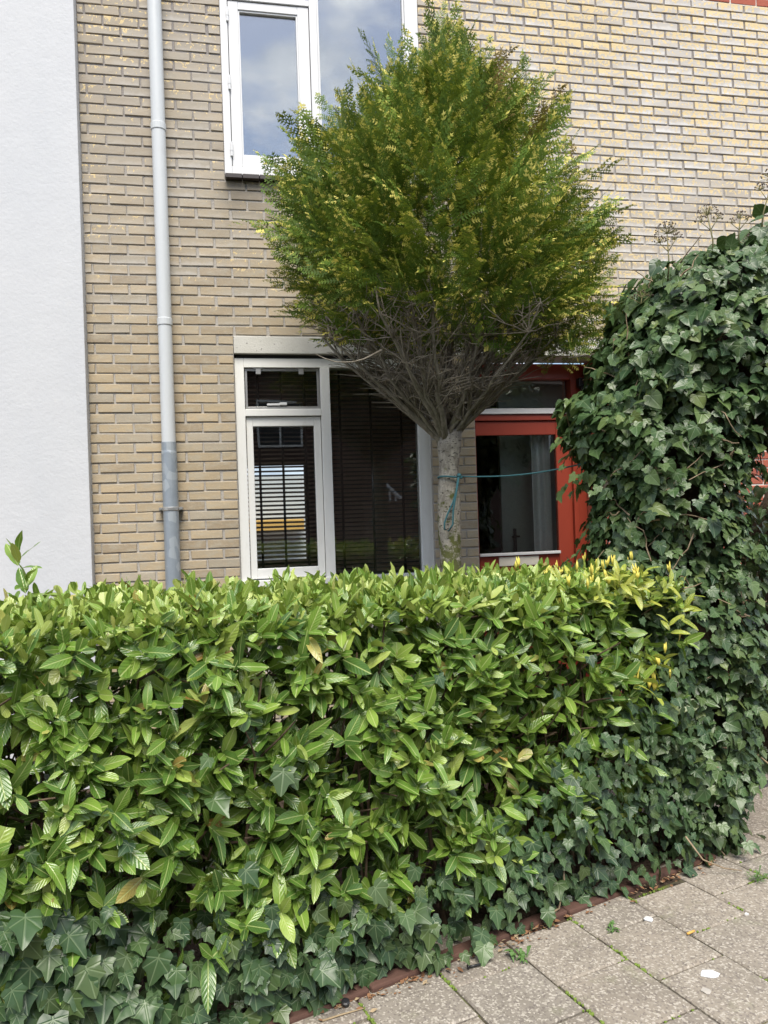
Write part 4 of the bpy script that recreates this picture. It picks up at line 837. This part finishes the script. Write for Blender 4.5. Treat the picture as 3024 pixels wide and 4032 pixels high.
stick('twig', [(-.25, 2.45, .006), (-.19, 2.475, .008), (-.12, 2.505, .006)], .0035, M_STRAW, 'straight pale twig at the bottom edge of the paving', 'twig', GT)
stick('twig', [(-.31, 2.60, .006), (-.24, 2.60, .01), (-.2, 2.56, .008), (-.14, 2.56, .006)], .003, M_STRAW, 'kinked pale twig next to the black cap', 'twig', GT)
stick('twig', [(.02, 2.74, .006), (.09, 2.76, .008), (.17, 2.80, .006)], .0028, M_STRAW, 'thin twig in the litter below the low ivy', 'twig', GT)
stick('ivy_runner', [(.40, 2.93, .012), (.55, 2.995, .012), (.64, 3.04, .03), (.67, 3.07, .13), (.675, 3.09, .2)], .005, M_IVSTEM, 'bare ivy runner curling from the hedge over the paving', 'twig', GT)
stick('ivy_runner', [(1.27, 3.36, .16), (1.33, 3.33, .07), (1.42, 3.33, .03), (1.50, 3.34, .012)], .004, M_IVSTEM, 'bare ivy runner at the right end of the hedge', 'twig', GT)
stick('ivy_runner', [(1.72, 3.62, .42), (1.86, 3.66, .30), (1.95, 3.70, .20), (1.95, 3.70, .03)], .004, M_STRAW, 'bent bare stalk sticking out right of the tall ivy', 'twig', GT)
o = MB().tube([(-.02, 0, .008), (.018, 0, .008)], .0045, 8).build('cigarette_butt', M_FILTER, None, (1.098, 2.882, 0), smooth=True); o.rotation_euler = (0, 0, .5); tag(o, 'orange cigarette butt in the joint between the slabs', 'cigarette butt')
def scrap(x, y, r, label, seed):
    q = random.Random(seed); n = 9; P = [(r*q.uniform(.6, 1.1)*math.cos(i*2*math.pi/n), r*q.uniform(.5, 1)*math.sin(i*2*math.pi/n), .004+q.uniform(0, .002)) for i in range(n)]; V = P+[(p[0]*.9, p[1]*.9, 0) for p in P]+[(0, 0, .0065)]
    b = MB(); b.add(V, [(i, (i+1) % n, n+(i+1) % n, n+i) for i in range(n)], [(i, 2*n, (i+1) % n) for i in range(n)]); o = b.build('paper_scrap', M_LITTER if seed != 3 else simple('beige_scrap', (.40, .37, .33), .9), None, (x, y, 0)); tag(o, label, 'scrap', 'white scraps on the slabs')
scrap(.978, 2.991, .022, 'small white scrap on the slab nearest the hedge', 1); scrap(1.061, 2.631, .034, 'largest white scrap on the paving', 2); scrap(1.013, 2.538, .02, 'faint beige scrap just below the largest white one', 3); scrap(1.365, 3.006, .010, 'tiny white crumb in the slab joint by the weeds', 4)
b = MB().tube([(-.028, 0, .006), (.02, 0, .006)], .004, 8).tube([(-.03, 0, .006), (-.027, 0, .006)], .009, 8); o = b.build('wall_plug', M_BLACK, None, (.27, 2.721, 0), smooth=True); o.rotation_euler = (0, 0, .3); tag(o, 'black plastic plug lying on the slab', 'wall plug')
o = MB().tube([(0, 0, 0), (0, 0, .02), (0, 0, .022)], [.014, .014, .008], 12).build('bottle_cap', M_BLACK, None, (-.181, 2.53, 0), smooth=False); o.rotation_euler = (.3, .1, 0); tag(o, 'small black cap among twigs near the bottom', 'cap')
def weed(x, y, r, n, label, blade=False):
    w = empty('weed', (x, y, 0)); tag(w, label, 'weed', 'weeds growing in the slab joints'); b = MB()
    for i in range(n):
        a = random.uniform(0, 6.28); l = r*random.uniform(.5, 1.1); h = l*random.uniform(.2, .9) if not blade else l*random.uniform(.3, 1.2); wd = l*(.16 if not blade else .05); d = np.array([math.cos(a), math.sin(a), 0]); s = np.array([-d[1], d[0], 0]); o = np.array([random.gauss(0, r*.25), random.gauss(0, r*.25), 0])
        b.add([o, o+d*l*.5+s*wd+UP*h*.7, o+d*l+UP*h*.55, o+d*l*.5-s*wd+UP*h*.7], [(0, 1, 2, 3)])
    b.build('leaves', M_WEED, w, kind='stuff')
weed(1.543, 3.27, .05, 46, 'largest bright green weed tuft at the right edge', True); weed(.815, 2.931, .038, 14, 'small flat weed rosette on the slab near the hedge'); weed(.435, 2.756, .05, 16, 'dull weed rosette in the joint beside the hedge'); weed(1.60, 3.52, .03, 14, 'tiny weed tuft behind the largest one', True)
moss = MB()
for k in range(1500):
    kk = random.randint(-5, 3); aa = 2.2615+.3137*kk+random.gauss(0, .004); bb = random.uniform(-3.0, -1.5)
    if math.sin(bb*7+kk*2.1)+math.sin(bb*17+kk) < .35: continue
    c = TC*aa+TD*bb; s0, o0 = hedge_so(c)
    if o0 < .03: continue
    moss.ball((c[0], c[1], -.004), random.uniform(.003, .008), 1)
for k in range(700):
    kk = random.randint(-5, 3); aa = 2.2615+.3137*kk-random.uniform(0, .3137); bb = (-1.953 if kk % 2 == 0 else -2.099)+.308*random.randint(-3, 2)+random.gauss(0, .003)
    c = TC*aa+TD*bb; s0, o0 = hedge_so(c)
    if o0 < .03 or math.sin(aa*11+kk)+math.sin(aa*23+bb*9) < .2: continue
    moss.ball((c[0], c[1], -.005), random.uniform(.003, .007), 1)
moss.build('moss', simple('moss', (.13, .19, .03), 1.0, .5, 60), None, kind='stuff')
# ------------------------------------------------------------------ street side, mirrored in the panes
oh = empty('opposite_house', (0, -14, 0)); tag(oh, 'dark brick house across the street mirrored in the lower window', 'house')
boxes('wall', [(-9, 42, -6, 0, 0, 6.2)], M_FAR, oh, 0)
rf = MB(); rf.add([(-9.4, .5, 6.2), (42.4, .5, 6.2), (42.4, -6.5, 6.2), (-9.4, -6.5, 6.2), (-9.4, -3, 8.6), (42.4, -3, 8.6)], [(0, 1, 5, 4), (2, 3, 4, 5)], [(1, 2, 5), (3, 0, 4)]); rf.build('roof', M_ROOF, oh)
for u in (-7, -1.2, 4.4, 10, 15.6, 21.2, 27):
    for z in (1.0, 3.8): 
        f = boxes('window', [(u-.75, u-.68, 0.001, .05, z, z+1.5), (u+.68, u+.75, .001, .05, z, z+1.5), (u-.68, u+.68, .001, .05, z, z+.07), (u-.68, u+.68, .001, .05, z+1.43, z+1.5), (u-.03, u+.03, .001, .05, z+.07, z+1.43)], M_OFFW if z > 2 and u > 3 else M_FAR, oh, 0); boxes('pane', [(u-.68, u+.68, .002, .006, z+.07, z+1.43)], M_BLACK, f, 0)

def mirrored(px, py, dist):
    x, y = (px-384)/769, (py-512)/769; c_, s_ = math.cos(ROLL), math.sin(ROLL); xr, yr = x*c_+y*s_, y*c_-x*s_
    P = np.array([xr*dist, dist]); n_ = np.array([ST, -CT]); P = P-2*((P-WO)@n_)*n_; return P[0], P[1], EYE-yr*dist
ra, rb = mirrored(374, 472, 17.5), mirrored(402, 498, 17.5); zb = rb[2]-.02
sr = empty('stair_rail', (ra[0], ra[1], 0)); tag(sr, 'white sloping stair rail across the street mirrored in the wide pane', 'railing'); A0 = np.array([0, 0, ra[2]]); B0 = np.array([rb[0]-ra[0], rb[1]-ra[1], zb])
MB().tube([A0, B0], .045, 6).build('handrail', M_WHITE, sr)
for q in (0, .2, .4, .6, .8): MB().tube([A0*(1-q)+B0*q-UP*.02, np.array([*(A0*(1-q)+B0*q)[:2], zb-.05])], .022, 5).build('baluster', M_WHITE, sr)
MB().box(-.1, B0[0]+.15, min(0, B0[1])-.5, max(0, B0[1])+.3, 0, zb-.06).build('stoop', M_FAR, sr)
gw = at_wall('backdrop_wall', -.3, 8.5, 0); tag(gw, 'pale wall added behind the house to brighten the blind gaps', 'wall'); boxes('wall_face', [(-3, 3, 0, .2, 0, 2.3)], M_RENDER, gw, 0); boxes('ochre_band', [(-.9, .5, -.5, -.1, 1.35, 1.55)], simple('ochre_paint', (.62, .36, .10), .7), gw, .01)  # added backdrop: pale wall, plus ochre band for the yellow in the gaps
